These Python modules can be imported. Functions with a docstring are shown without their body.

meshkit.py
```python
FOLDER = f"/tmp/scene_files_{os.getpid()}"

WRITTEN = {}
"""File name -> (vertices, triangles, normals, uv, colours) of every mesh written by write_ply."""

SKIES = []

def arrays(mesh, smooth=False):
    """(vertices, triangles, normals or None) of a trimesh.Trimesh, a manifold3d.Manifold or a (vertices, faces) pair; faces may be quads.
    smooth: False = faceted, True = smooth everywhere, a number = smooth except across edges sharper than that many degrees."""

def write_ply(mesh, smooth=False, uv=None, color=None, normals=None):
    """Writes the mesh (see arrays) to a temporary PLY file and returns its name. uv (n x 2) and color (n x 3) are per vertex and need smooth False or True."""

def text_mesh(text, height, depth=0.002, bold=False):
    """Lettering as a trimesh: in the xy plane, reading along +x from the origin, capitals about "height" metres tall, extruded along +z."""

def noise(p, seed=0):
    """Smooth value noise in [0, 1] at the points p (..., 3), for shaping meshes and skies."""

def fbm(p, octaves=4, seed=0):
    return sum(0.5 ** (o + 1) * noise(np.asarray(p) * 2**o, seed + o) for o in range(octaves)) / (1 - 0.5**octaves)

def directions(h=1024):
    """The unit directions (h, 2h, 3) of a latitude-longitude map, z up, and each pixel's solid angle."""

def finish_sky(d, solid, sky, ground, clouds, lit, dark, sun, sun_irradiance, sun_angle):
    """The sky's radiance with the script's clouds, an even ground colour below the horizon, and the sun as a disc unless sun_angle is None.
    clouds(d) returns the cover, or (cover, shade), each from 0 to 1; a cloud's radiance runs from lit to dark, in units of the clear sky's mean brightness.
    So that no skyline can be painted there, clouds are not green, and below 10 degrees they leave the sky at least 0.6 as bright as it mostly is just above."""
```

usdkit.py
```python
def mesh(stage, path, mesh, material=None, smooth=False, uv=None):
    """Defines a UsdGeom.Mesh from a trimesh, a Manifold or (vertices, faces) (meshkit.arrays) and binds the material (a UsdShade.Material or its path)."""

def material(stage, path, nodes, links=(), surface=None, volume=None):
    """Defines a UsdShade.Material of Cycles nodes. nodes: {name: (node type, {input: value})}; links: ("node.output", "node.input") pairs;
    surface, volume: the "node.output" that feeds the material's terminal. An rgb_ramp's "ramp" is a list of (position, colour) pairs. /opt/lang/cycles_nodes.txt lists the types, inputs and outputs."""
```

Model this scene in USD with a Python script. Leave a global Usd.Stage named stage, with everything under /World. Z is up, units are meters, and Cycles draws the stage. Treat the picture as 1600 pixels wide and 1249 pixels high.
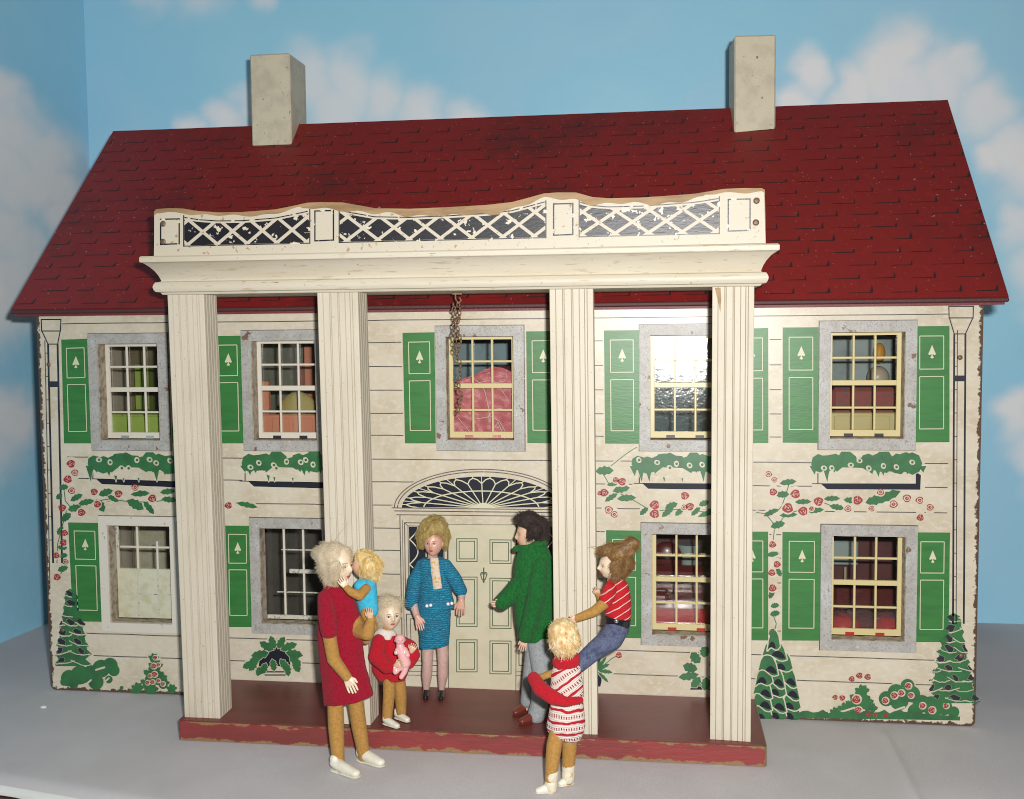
import math, random
import numpy as np, trimesh, manifold3d as m3, usdkit, meshkit
from pxr import Usd, UsdGeom, UsdLux, UsdShade, Gf, Sdf, Vt
from shapely.geometry import Polygon, LineString, Point, box as sbox, MultiPolygon
from shapely.ops import unary_union
from shapely import affinity
from scipy.interpolate import PchipInterpolator

# ------------------------------------------------------------------ camera, lights
stage = Usd.Stage.CreateInMemory()
UsdGeom.SetStageUpAxis(stage, 'Z'); UsdGeom.SetStageMetersPerUnit(stage, 1.0)
UsdGeom.Xform.Define(stage, '/World')
F_PX = 1664.317                                   # focal length in pixels of the 1600 px wide photograph
CAM = np.array([0.49406, -0.79315, 0.29263])
ROT = np.array([[9.90423484e-01, -1.38062351e-01, 3.30416480e-04],
                [1.37709997e-01, 9.88061097e-01, 6.90740519e-02],
                [-9.86299767e-03, -6.83670615e-02, 9.97611481e-01]])   # columns: right, forward, up
cam = UsdGeom.Camera.Define(stage, '/World/camera')
cam.CreateHorizontalApertureAttr(36.0); cam.CreateVerticalApertureAttr(36.0 * 799 / 1024)
cam.CreateFocalLengthAttr(36.0 * F_PX / 1600)
cam.CreateClippingRangeAttr(Gf.Vec2f(0.02, 50))
cam.CreateExposureAttr(0.0)
def frame(pos, right, up, fwd):
    return Gf.Matrix4d(*[float(v) for v in (*right, 0, *up, 0, *(-np.asarray(fwd)), 0, *pos, 1)])
cam.AddTransformOp().Set(frame(CAM, ROT[:, 0], ROT[:, 2], ROT[:, 1]))

FLASH, FILL, AMB = 2.35, 0.9, 0.065
fl = UsdLux.RectLight.Define(stage, '/World/camera_flash')       # the flash of the camera, just right of and above its lens
fl.CreateWidthAttr(0.019); fl.CreateHeightAttr(0.011); fl.CreateNormalizeAttr(True)
fl.CreateIntensityAttr(FLASH); fl.CreateColorAttr(Gf.Vec3f(1, .98, .95))
fl.AddTransformOp().Set(frame(CAM + 0.030 * ROT[:, 0] + .028 * ROT[:, 2] - .012 * ROT[:, 1], ROT[:, 0], ROT[:, 2], ROT[:, 1]))
rl = UsdLux.RectLight.Define(stage, '/World/fill_light')       # soft fill light added overhead, no such lamp is seen
rl.CreateWidthAttr(1.2); rl.CreateHeightAttr(1.2); rl.CreateNormalizeAttr(True)
rl.CreateIntensityAttr(FILL); rl.CreateColorAttr(Gf.Vec3f(1, .93, .84))
rl.AddTransformOp().Set(frame((.6, -.75, 1.9), (1, 0, 0), (0, .94, .34), (0, .34, -.94)))
dome = UsdLux.DomeLight.Define(stage, '/World/ambient_fill')  # even dim dome added as ambient fill
LK = '/World/Looks'
UsdGeom.Scope.Define(stage, LK)
dm = usdkit.material(stage, LK + '/ambient_fill', {'b': ('background_shader', {'color': (1, .95, .88), 'strength': AMB})}, surface='b.background')
UsdShade.MaterialBindingAPI.Apply(dome.GetPrim()).Bind(dm)

# ------------------------------------------------------------------ photograph points to places
def ray(x, y):
    return ROT @ np.array([(x - 800) / F_PX, 1, -(y - 624.5) / F_PX])
def onY(x, y, Y=0.0):
    d = ray(x, y); return CAM + d * (Y - CAM[1]) / d[1]
def onZ(x, y, Z=0.0):
    d = ray(x, y); return CAM + d * (Z - CAM[2]) / d[2]
def onX(x, y, X):
    d = ray(x, y); return CAM + d * (X - CAM[0]) / d[0]
def onPlane(x, y, p, n):
    d = ray(x, y); return CAM + d * (np.dot(np.asarray(p) - CAM, n) / np.dot(d, n))
def mpp(x, y, Y):                                   # metres per photograph pixel there
    return np.dot(onY(x, y, Y) - CAM, ROT[:, 1]) / F_PX

W, H, D, HB = 0.72, 0.3118, 0.0898, 0.0144
rnd = random.Random(7); nr = np.random.default_rng(7)

# ------------------------------------------------------------------ scene helpers
used = {}
def path(parent, name):
    base = (str(parent.GetPath()) if parent is not None else '/World') + '/' + name
    k = used.get(base, -1) + 1; used[base] = k
    return base if k == 0 else f'{base}_{k:03d}'
def tag(o, label=None, cat=None, group=None, kind=None):
    p = o.GetPrim() if hasattr(o, 'GetPrim') else o
    for k, v in (('label', label), ('category', cat), ('group', group), ('kind', kind)):
        if v: p.SetCustomDataByKey(k, v)
    return p
def obj(name, mesh, mat, parent=None, smooth=False, label=None, cat=None, group=None, kind=None, primvar=None):
    if isinstance(mesh, list): mesh = trimesh.util.concatenate(mesh)
    org = ORIGIN.get(str(parent.GetPath()).split('/')[2]) if parent is not None else None
    if org is not None:
        v, f, n = meshkit.arrays(mesh, False); mesh = trimesh.Trimesh(v - org, f, process=False)
    m = usdkit.mesh(stage, path(parent, name), mesh, LK + '/' + mat, smooth=smooth)
    if primvar is not None:
        UsdGeom.PrimvarsAPI(m).CreatePrimvar(primvar[0], Sdf.ValueTypeNames.FloatArray, 'vertex').Set(Vt.FloatArray.FromNumpy(np.asarray(primvar[1], np.float32)))
    return tag(m, label, cat, group, kind)
ORIGIN = {}
def thing(name, base, label, cat, group=None):
    pt = path(None, name); x = UsdGeom.Xform.Define(stage, pt)
    x.AddTranslateOp().Set(Gf.Vec3d(*map(float, base))); ORIGIN[pt.split('/')[2]] = np.array(base, float)
    return tag(x, label, cat, group)

# ------------------------------------------------------------------ materials
def pm(name, base, rough=.5, var=None, specks=(), bump=None, sheen=0, spec=.5, stretch=(1, 1, 1), coat=0, metallic=0, coat_rough=.1, wave=None, sub=0, bump2=None):
    """A painted / cloth / metal surface. var: (scale, other colour, from, to); specks: (scale, threshold, softness, colour[, detail]); bump: (scale, distance)."""
    n = {'g': ('geometry', {}), 'm': ('mapping', {'mapping_type': 'point', 'scale': stretch}), 'p': ('principled_bsdf', dict(base_color=base, roughness=rough, sheen_weight=sheen, sheen_roughness=.5, specular_ior_level=spec, coat_weight=coat, coat_roughness=coat_rough, metallic=metallic))}
    l = [('g.position', 'm.vector')]
    if sub: n['p'][1].update(subsurface_weight=sub, subsurface_radius=(.002, .0008, .0005), subsurface_scale=1.0)
    cur = None
    n['c0'] = ('color', {'value': base}); cur = 'c0.color'
    if var:
        for i, (sc, col, a, b) in enumerate(var if isinstance(var, list) else [var]):
            n[f'v{i}'] = ('noise_texture', {'scale': sc, 'detail': 4, 'roughness': .6}); l.append(('m.vector', f'v{i}.vector'))
            n[f'r{i}'] = ('map_range', {'range_type': 'smoothstep', 'from_min': a, 'from_max': b}); l.append((f'v{i}.fac', f'r{i}.value'))
            n[f'x{i}'] = ('mix_color', {'b': col}); l += [(f'r{i}.result', f'x{i}.fac'), (cur, f'x{i}.a')]; cur = f'x{i}.result'
    if wave:
        sc, axis, col, dist = wave
        n['w'] = ('wave_texture', {'wave_type': 'bands', 'bands_direction': axis, 'scale': sc, 'distortion': dist, 'detail': 2, 'detail_scale': 2.0}); l.append(('g.position', 'w.vector'))
        n['wx'] = ('mix_color', {'b': col}); l += [('w.fac', 'wx.fac'), (cur, 'wx.a')]; cur = 'wx.result'
    for i, s in enumerate(specks):
        n[f's{i}'] = ('noise_texture', {'scale': s[0], 'detail': s[4] if len(s) > 4 else 2, 'roughness': .6}); l.append(('m.vector' if len(s) > 5 else 'g.position', f's{i}.vector'))
        n[f't{i}'] = ('map_range', {'range_type': 'smoothstep', 'from_min': s[1], 'from_max': s[1] + s[2]}); l.append((f's{i}.fac', f't{i}.value'))
        n[f'y{i}'] = ('mix_color', {'b': s[3]}); l += [(f't{i}.result', f'y{i}.fac'), (cur, f'y{i}.a')]; cur = f'y{i}.result'
    l.append((cur, 'p.base_color'))
    if bump:
        n['bn'] = ('noise_texture', {'scale': bump[0], 'detail': 4, 'roughness': .6}); l.append(('m.vector', 'bn.vector'))
        n['b'] = ('bump', {'strength': 1.0, 'distance': bump[1]}); l += [('bn.fac', 'b.height'), ('b.normal', 'p.normal')]
        if wave:
            n['b2'] = ('bump', {'strength': 1.0, 'distance': bump2 or bump[1] * 2}); l += [('w.fac', 'b2.height'), ('b.normal', 'b2.normal')]; l.remove(('b.normal', 'p.normal')); l.append(('b2.normal', 'p.normal'))
    return usdkit.material(stage, LK + '/' + name, n, l, surface='p.BSDF')

CREAM = (.61, .55, .435)
def edge_paint(name, base, worn, limits, width, rough=.42, bump=(900, .00012), stretch=(1, 1, 1), var=None, wob=.012, specks=(), nscale=260.0):
    """Paint that has chipped off along edges: limits = list of (axis, position) of edges of the board."""
    n = {'g': ('geometry', {}), 's': ('separate_xyz', {}), 'm': ('mapping', {'mapping_type': 'point', 'scale': stretch}), 'no': ('noise_texture', {'scale': nscale, 'detail': 6, 'roughness': .6}), 'p': ('principled_bsdf', {'roughness': rough})}
    l = [('g.position', 's.vector'), ('g.position', 'm.vector'), ('g.position', 'no.vector')]
    cur = None
    for i, (ax, at) in enumerate(limits):
        n[f'd{i}'] = ('math', {'math_type': 'subtract', 'value2': at}); n[f'a{i}'] = ('math', {'math_type': 'absolute'})
        l += [(f's.{ax}', f'd{i}.value1'), (f'd{i}.value', f'a{i}.value1')]
        if cur is None: cur = f'a{i}.value'
        else:
            n[f'n{i}'] = ('math', {'math_type': 'minimum'}); l += [(cur, f'n{i}.value1'), (f'a{i}.value', f'n{i}.value2')]; cur = f'n{i}.value'
    n['k'] = ('math', {'math_type': 'multiply_add', 'value2': wob, 'value3': -wob * .5}); l.append(('no.fac', 'k.value1'))
    n['e'] = ('math', {'math_type': 'add'}); l += [(cur, 'e.value1'), ('k.value', 'e.value2')]
    n['t'] = ('map_range', {'range_type': 'smoothstep', 'from_min': width * .75, 'from_max': width * 1.15}); l.append(('e.value', 't.value'))
    n['c0'] = ('color', {'value': base}); c = 'c0.color'
    for i, (sc, col, a, b) in enumerate(var or []):
        n[f'v{i}'] = ('noise_texture', {'scale': sc, 'detail': 4, 'roughness': .6}); l.append(('m.vector', f'v{i}.vector'))
        n[f'r{i}'] = ('map_range', {'range_type': 'smoothstep', 'from_min': a, 'from_max': b}); l.append((f'v{i}.fac', f'r{i}.value'))
        n[f'x{i}'] = ('mix_color', {'b': col}); l += [(f'r{i}.result', f'x{i}.fac'), (c, f'x{i}.a')]; c = f'x{i}.result'
    n['wc'] = ('noise_texture', {'scale': 500.0, 'detail': 3}); l.append(('g.position', 'wc.vector'))
    n['wr'] = ('mix_color', {'a': worn, 'b': tuple(.45 * q for q in worn)}); l.append(('wc.fac', 'wr.fac'))
    n['mx'] = ('mix_color', {}); l += [('t.result', 'mx.fac'), ('wr.result', 'mx.a'), (c, 'mx.b'), ('mx.result', 'p.base_color')]
    n['bn'] = ('noise_texture', {'scale': bump[0], 'detail': 4, 'roughness': .6}); l.append(('m.vector', 'bn.vector'))
    n['b'] = ('bump', {'strength': 1.0, 'distance': bump[1]}); l += [('bn.fac', 'b.height'), ('b.normal', 'p.normal')]
    return usdkit.material(stage, LK + '/' + name, n, l, surface='p.BSDF')

edge_paint('wall_paint', CREAM, (.13, .075, .05), [('x', 0), ('x', W), ('z', 0)], .0022, rough=.34, bump=(700, .00008), stretch=(.7, 1, 1.1), wob=.010,
           var=[(34, (.53, .46, .335), .40, .68), (260, (.65, .60, .51), .45, .75), (900, (.40, .34, .25), .64, .78), (150, (.44, .36, .25), .69, .78), (1400, (.20, .15, .10), .735, .76)])
pm('column_paint', (.60, .545, .44), .62, var=[(60, (.53, .475, .37), .4, .75), (700, (.50, .43, .31), .66, .8)], stretch=(1, 1, .25), bump=(700, .00012), specks=[(900, .715, .02, (.22, .15, .10)), (260, .70, .02, (.30, .21, .13), 5)])
pm('cornice_paint', (.60, .55, .445), .52, var=[(50, (.55, .485, .36), .42, .7)], specks=[(330, .68, .03, (.36, .27, .17), 5), (620, .60, .06, (.46, .39, .28), 5, 'm'), (420, .70, .03, (.22, .16, .10), 4, 'm'), (1100, .76, .02, (.15, .10, .07))], stretch=(.10, 1, 1), bump=(450, .00010))
pm('chimney_paint', (.60, .54, .40), .5, var=[(70, (.50, .45, .34), .4, .7)], specks=[(300, .665, .015, (.20, .13, .09), 5)], bump=(700, .0002))
pm('balustrade_paint', (.56, .51, .41), .52, specks=[(300, .63, .03, (.36, .25, .14), 5)], bump=(600, .00012), stretch=(.3, 1, 1))
pm('worn_wood', (.36, .235, .115), .6, var=[(300, (.24, .145, .065), .35, .7)], stretch=(.15, 1, 1), bump=(500, .0003))
pm('print_black', (.022, .024, .034), .35)
pm('print_navy', (.013, .015, .026), .5, spec=.25)
pm('chipped_black', (.010, .010, .016), .40, specks=[(170, .605, .012, (.66, .60, .48), 6)], bump=(600, .00015), stretch=(.3, 1, 1))
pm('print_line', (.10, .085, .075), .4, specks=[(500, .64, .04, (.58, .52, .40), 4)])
pm('print_line_green', (.055, .095, .04), .4)
pm('print_green', (.036, .185, .040), .40, var=[(120, (.030, .150, .036), .4, .7)], bump=(500, .00008), stretch=(.3, 1, 1.6), specks=[(700, .77, .02, (.5, .5, .35))])
pm('print_leaf', (.034, .155, .052), .4, var=[(90, (.028, .11, .045), .4, .7)], specks=[(420, .72, .02, (.60, .54, .41), 4)])
pm('print_cream', (.62, .60, .42), .4)
pm('print_red', (.31, .030, .030), .4, specks=[(500, .66, .04, (.55, .40, .30), 3)])
pm('door_paint', (.60, .555, .405), .36, var=[(60, (.55, .50, .36), .4, .7)], bump=(500, .00008))
pm('roof_paint', (.205, .011, .010), .45, var=[(9, (.115, .011, .011), .48, .72), (160, (.25, .014, .012), .5, .8)], specks=[(560, .765, .008, (.55, .42, .38), 1), (16, .715, .06, (.045, .014, .013), 4), (120, .715, .02, (.10, .03, .028), 6)], bump=(900, .00012))
pm('roof_print', (.020, .012, .013), .5, specks=[(260, .68, .05, (.18, .022, .02), 3)])
pm('roof_edge', (.070, .018, .018), .6, bump=(500, .0004))
pm('fascia_paint', (.17, .028, .030), .5, bump=(500, .0003))
pm('zinc', (.41, .40, .375), .40, var=[(180, (.33, .315, .29), .4, .7), (45, (.47, .48, .48), .48, .7), (500, (.29, .275, .25), .5, .75)], specks=[(1000, .59, .07, (.20, .185, .165), 4), (75, .64, .03, (.17, .10, .06), 5), (260, .685, .03, (.60, .58, .53), 5)], bump=(900, .00015))
pm('zinc_white', (.64, .60, .52), .5, specks=[(300, .66, .03, (.3, .27, .2), 5)], bump=(500, .0002))
pm('reveal_wood', (.38, .33, .25), .7, var=[(200, (.18, .13, .09), .4, .7)], bump=(600, .0003))
pm('sash_white', (.66, .62, .53), .35)
pm('sash_cream', (.62, .53, .27), .33)
pm('sash_dirty', (.55, .53, .44), .5, specks=[(500, .58, .03, (.16, .15, .13), 5)])
pm('milky', (.60, .59, .45), .42, var=[(120, (.50, .48, .31), .4, .7)], bump=(300, .0002))
def pane_mat(name, rough, f0, tint, bump):
    return usdkit.material(stage, LK + '/' + name, {'g': ('geometry', {}), 'no': ('noise_texture', {'scale': bump[0], 'detail': 4, 'roughness': .6}), 'b': ('bump', {'strength': 1.0, 'distance': bump[1]}),
        't': ('transparent_bsdf', {'color': tint}), 'gl': ('glossy_bsdf', {'color': (1, 1, 1), 'roughness': rough}), 'fr': ('fresnel', {'IOR': f0}), 'mx': ('mix_closure', {})},
        [('g.position', 'no.vector'), ('no.fac', 'b.height'), ('b.normal', 'gl.normal'), ('fr.fac', 'mx.fac'), ('t.BSDF', 'mx.closure1'), ('gl.BSDF', 'mx.closure2')], surface='mx.closure')
pane_mat('pane', .06, 1.5, (.93, .93, .92), (250, .00006))
pane_mat('pane_scuffed', .085, 1.62, (.78, .80, .79), (330, .00010))
pm('nail', (.20, .13, .09), .5, metallic=.5, bump=(1500, .0002), specks=[(800, .55, .1, (.10, .05, .03))])
pm('rust_chain', (.20, .13, .075), .5, metallic=.55, specks=[(1200, .55, .1, (.12, .055, .025))], bump=(2500, .0001))
pm('porch_top', (.17, .034, .030), .40, var=[(50, (.13, .028, .024), .4, .7)], stretch=(.3, 1, 1), bump=(600, .00012), specks=[(700, .74, .03, (.30, .17, .09), 3)])
edge_paint('porch_front', (.25, .040, .038), (.34, .20, .095), [('z', 0), ('z', HB), ('x', .1518), ('x', .5639)], .0017, wob=.011, nscale=85.0, rough=.45, bump=(500, .0003), stretch=(.2, 1, 1), var=[(70, (.17, .034, .03), .4, .7), (240, (.34, .19, .09), .66, .74)])
for nm, c in dict(room_olive=(.20, .17, .09), room_grey=(.16, .17, .13), room_blue=(.22, .32, .36), room_sea=(.20, .27, .27), room_pale=(.34, .42, .42), room_beige=(.24, .21, .13), room_dark=(.09, .085, .075), room_maroon=(.13, .035, .035), room_wine=(.10, .03, .032), room_floor=(.16, .09, .05)).items():
    pm(nm, c, .6, var=[(40, tuple(.7 * q for q in c), .4, .7)])
pm('lime', (.36, .52, .10), .4); pm('lime_dark', (.20, .28, .05), .4)
pm('salmon', (.62, .25, .15), .45); pm('olive_cloth', (.42, .36, .13), .8); pm('brick_brown', (.25, .10, .07), .5)
pm('pink_wrap', (.55, .15, .17), .45, var=[(90, (.62, .20, .22), .4, .7)], bump=(120, .0012)); pm('thread', (.75, .66, .55), .5)
pm('butter', (.58, .50, .22), .45); pm('red_spread', (.30, .08, .07), .8, specks=[(500, .55, .05, (.16, .10, .11))]); pm('orange_shade', (.62, .30, .03), .5); pm('bone', (.50, .45, .34), .35)
pm('toy_red', (.42, .022, .020), .28, coat=.4); pm('toy_maroon', (.12, .020, .018), .35, coat=.3); pm('pale_shade', (.34, .42, .40), .6)
pm('cloth_grey', (.58, .56, .575), .85, var=[(9, (.51, .49, .50), .35, .65), (1500, (.68, .66, .67), .45, .7)], bump=(2600, .00030), sheen=.02, spec=.2)
pm('cloth_hem', (.75, .77, .75), .8, bump=(1500, .0003)); pm('table_wood', (.10, .035, .028), .4, bump=(200, .0003), stretch=(.1, 1, 1))
pm('lint', (.75, .76, .78), .8)

# ------------------------------------------------------------------ mesh helpers
def box3(x0, x1, y0, y1, z0, z1, bevel=0):
    if bevel:
        b = min(bevel, .49 * min(x1 - x0, y1 - y0, z1 - z0)); e = [m3.Manifold.cube((x1 - x0 - 2 * (b if k != 0 else 0), y1 - y0 - 2 * (b if k != 1 else 0), z1 - z0 - 2 * (b if k != 2 else 0)), True) for k in range(3)]
        return tm(m3.Manifold.batch_hull(e).translate(((x0 + x1) / 2, (y0 + y1) / 2, (z0 + z1) / 2)))
    m = trimesh.creation.box((x1 - x0, y1 - y0, z1 - z0)); m.apply_translation(((x0 + x1) / 2, (y0 + y1) / 2, (z0 + z1) / 2)); return m
def tm(man):
    q = man.to_mesh(); return trimesh.Trimesh(q.vert_properties[:, :3], q.tri_verts, process=False)
def man(t):
    t = t.copy(); t.merge_vertices(); return m3.Manifold(m3.Mesh(np.asarray(t.vertices, np.float32), np.asarray(t.faces, np.uint32)))
def polys(g):
    if g.is_empty: return []
    return [p for p in (g.geoms if hasattr(g, 'geoms') else [g]) if p.geom_type == 'Polygon' and p.area > 1e-9]
def flat(g):
    V, Fc, n = [], [], 0
    for p in polys(g):
        v, f = trimesh.creation.triangulate_polygon(p, engine='earcut'); V.append(np.asarray(v)); Fc.append(np.asarray(f) + n); n += len(v)
    return (np.vstack(V), np.vstack(Fc)) if V else (np.zeros((0, 2)), np.zeros((0, 3), int))
def face_toward(v, f, d):
    n = np.cross(v[f[:, 1]] - v[f[:, 0]], v[f[:, 2]] - v[f[:, 0]]); bad = n @ np.asarray(d) < 0
    f = f.copy(); f[bad] = f[bad][:, ::-1]; return trimesh.Trimesh(v, f, process=False)
INK = .00007                                       # a layer of printing ink
def printed(g, layer=1, plane='wall', Y=None):
    """Flat print: photograph-space outline -> the sheet on its real board."""
    v2, f = flat(g)
    if plane == 'roof':
        v = np.array([onPlane(x, y, ROOF_P + ROOF_N * INK * layer, ROOF_N) for x, y in v2]); return face_toward(v, f, ROOF_N)
    v = np.array([onY(x, y, (Y or 0) - INK * layer) for x, y in v2]); return face_toward(v, f, (0, -1, 0))
def extrudeY(g, y0, y1):
    """Polygon in world (x, z) extruded between two depths."""
    out = []
    for p in polys(g):
        m = trimesh.creation.extrude_polygon(p, y1 - y0, engine='earcut')
        v = np.asarray(m.vertices); m = trimesh.Trimesh(np.c_[v[:, 0], y1 - v[:, 2], v[:, 1]], m.faces, process=False); m.fix_normals(); out.append(m)
    return trimesh.util.concatenate(out)
def line(pts, w): return LineString(pts).buffer(w / 2, cap_style=2, join_style=2)
def rline(pts, w): return LineString(pts).buffer(w / 2)
def tube(pts, r, n=8):
    P = np.asarray(pts, float); parts = []
    ms = [m3.Manifold.sphere(r if np.isscalar(r) else r[i], n).translate(tuple(P[i])) for i in range(len(P))]
    return tm(m3.Manifold.batch_boolean([m3.Manifold.batch_hull([ms[i], ms[i + 1]]) for i in range(len(P) - 1)], m3.OpType.Add))

# ------------------------------------------------------------------ setting: backdrop, table
def smooth01(t): t = np.clip(t, 0, 1); return t * t * (3 - 2 * t)
SKY_Y = .283; SIDE_X = -.108; SIDE_TURN = -.09
usdkit.material(stage, LK + '/sky_print', {'a': ('attribute', {'attribute': 'cloud'}), 'h': ('attribute', {'attribute': 'deep'}), 'r': ('rgb_ramp', {'ramp': [(0, (0, 0, 0)), (1, (1, 1, 1))]}),
    'b': ('mix_color', {'a': (.40, .74, .90), 'b': (.18, .53, .83)}), 'm': ('mix_color', {'b': (.84, .86, .89)}), 'p': ('principled_bsdf', {'roughness': .45, 'specular_ior_level': .35}),
    'g': ('geometry', {}), 'n': ('noise_texture', {'scale': 60.0, 'detail': 3}), 'bu': ('bump', {'strength': 1.0, 'distance': .0004})},
    [('h.fac', 'b.fac'), ('b.result', 'm.a'), ('a.fac', 'm.fac'), ('m.result', 'p.base_color'), ('g.position', 'n.vector'), ('n.fac', 'bu.height'), ('bu.normal', 'p.normal')], surface='p.BSDF')
# clouds of the printed paper: (x, y, radius) of each puff in photograph pixels
BACK_CLOUDS = [[(545, 122, 62), (480, 118, 55), (600, 150, 55), (405, 160, 48), (660, 175, 50), (520, 175, 80), (350, 190, 40), (720, 205, 50), (300, 195, 30)],
               [(1395, 105, 70), (1345, 125, 50), (1480, 120, 62), (1430, 150, 85), (1540, 165, 60), (1260, 110, 40), (1330, 175, 70), (1510, 95, 40), (1240, 160, 36)],
               [(1590, 230, 55), (1625, 260, 80), (1560, 245, 30), (1600, 350, 45), (1640, 420, 70)],
               [(300, -45, 60), (230, -50, 60), (400, -40, 40)],
               [(1600, 640, 40), (1640, 700, 60)]]
SIDE_CLOUDS = [[(-5, 130, 45), (20, 190, 60), (70, 235, 55), (90, 290, 50), (45, 290, 60), (110, 340, 40), (0, 240, 70)],
               [(10, 350, 50), (45, 380, 45), (60, 420, 60), (-10, 420, 60), (20, 470, 60), (80, 470, 50)], [(10, 640, 50), (40, 660, 40), (-10, 700, 50)]]
def sky_sheet(name, a, b, z1, fix, axis, clouds, seed, deep, nx, nz, label):
    """Backdrop paper of sky and clouds: a grid along one axis from a to b and up to z1, its puffs of cloud an attribute of the print."""
    u, z = np.linspace(a, b, nx), np.linspace(-.004, z1, nz)
    U, Z = np.meshgrid(u, z)
    if axis == 'x': Vv = np.stack([U, np.full_like(U, fix), Z], -1)
    else: Vv = np.stack([fix + SIDE_TURN * (SKY_Y - U), U, Z], -1)
    q = np.stack([U, Z * 1.3, np.zeros_like(U)], -1)
    warp = meshkit.fbm(q * 22, 4, seed) - .5; warp2 = meshkit.fbm(q * 22 + 40, 4, seed + 9) - .5; fine = meshkit.fbm(q * 60 + 9, 4, seed + 5) - .5; soft = meshkit.fbm(q * 9 + 3, 3, seed + 2)
    c = np.zeros_like(U)
    for cl in clouds:
        d = np.zeros_like(U)
        for (px, py, r) in cl:
            P = onY(px, py, fix) if axis == 'x' else onX(px, py, fix)
            k = (np.dot(P - CAM, ROT[:, 1])) / F_PX * (1 if axis == 'x' else 1.0)
            cu = P[0] if axis == 'x' else P[1]
            du = (U + warp * .035 - cu) / (r * k * (1 if axis == 'x' else 2.6)); dz = (Z + warp2 * .03 - P[2]) / (r * k)
            dz = np.where(dz < 0, dz * .75, dz)
            d = np.maximum(d, 1.25 - np.sqrt(du ** 2 + dz ** 2) + fine * .20)
        c = np.maximum(c, smooth01(d / 1.05) * (.80 + .35 * (soft - .3)))
    c = np.clip(c + .10 * smooth01((soft - .45) * 4), 0, 1)
    idx = np.arange(nx * nz).reshape(nz, nx)
    f = np.stack([idx[:-1, :-1], idx[:-1, 1:], idx[1:, 1:], idx[1:, :-1]], -1).reshape(-1, 4)
    v = Vv.reshape(-1, 3); f = np.vstack([f[:, :3], f[:, [0, 2, 3]]])
    m = face_toward(v, f, (0, -1, 0) if axis == 'x' else (1, 0, 0))
    prim = obj(name, m, 'sky_print', label=label, cat='backdrop', kind='structure', primvar=('cloud', c.ravel()), smooth=False)
    UsdGeom.PrimvarsAPI(UsdGeom.Mesh(prim)).CreatePrimvar('deep', Sdf.ValueTypeNames.FloatArray, 'vertex').Set(Vt.FloatArray.FromNumpy((np.clip(deep + .5 * (soft - .5), 0, 1)).ravel().astype(np.float32)))
seam_x = onY(893, 100, SKY_Y)[0]
sky_sheet('sky', SIDE_X, seam_x, .75, SKY_Y, 'x', BACK_CLOUDS, 3, .32, 300, 240, 'left sheet of the blue cloud print backdrop behind the doll house')
sky_sheet('sky', seam_x - .012, 1.25, .75, SKY_Y - .0006, 'x', BACK_CLOUDS, 4, .32, 300, 240, 'right sheet of the blue cloud print backdrop with the pasted seam')
sky_sheet('sky', -.35, SKY_Y, .75, SIDE_X, 'y', SIDE_CLOUDS, 5, .42, 200, 220, 'side sheet of the blue cloud print backdrop at the left, turned towards us')

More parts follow.
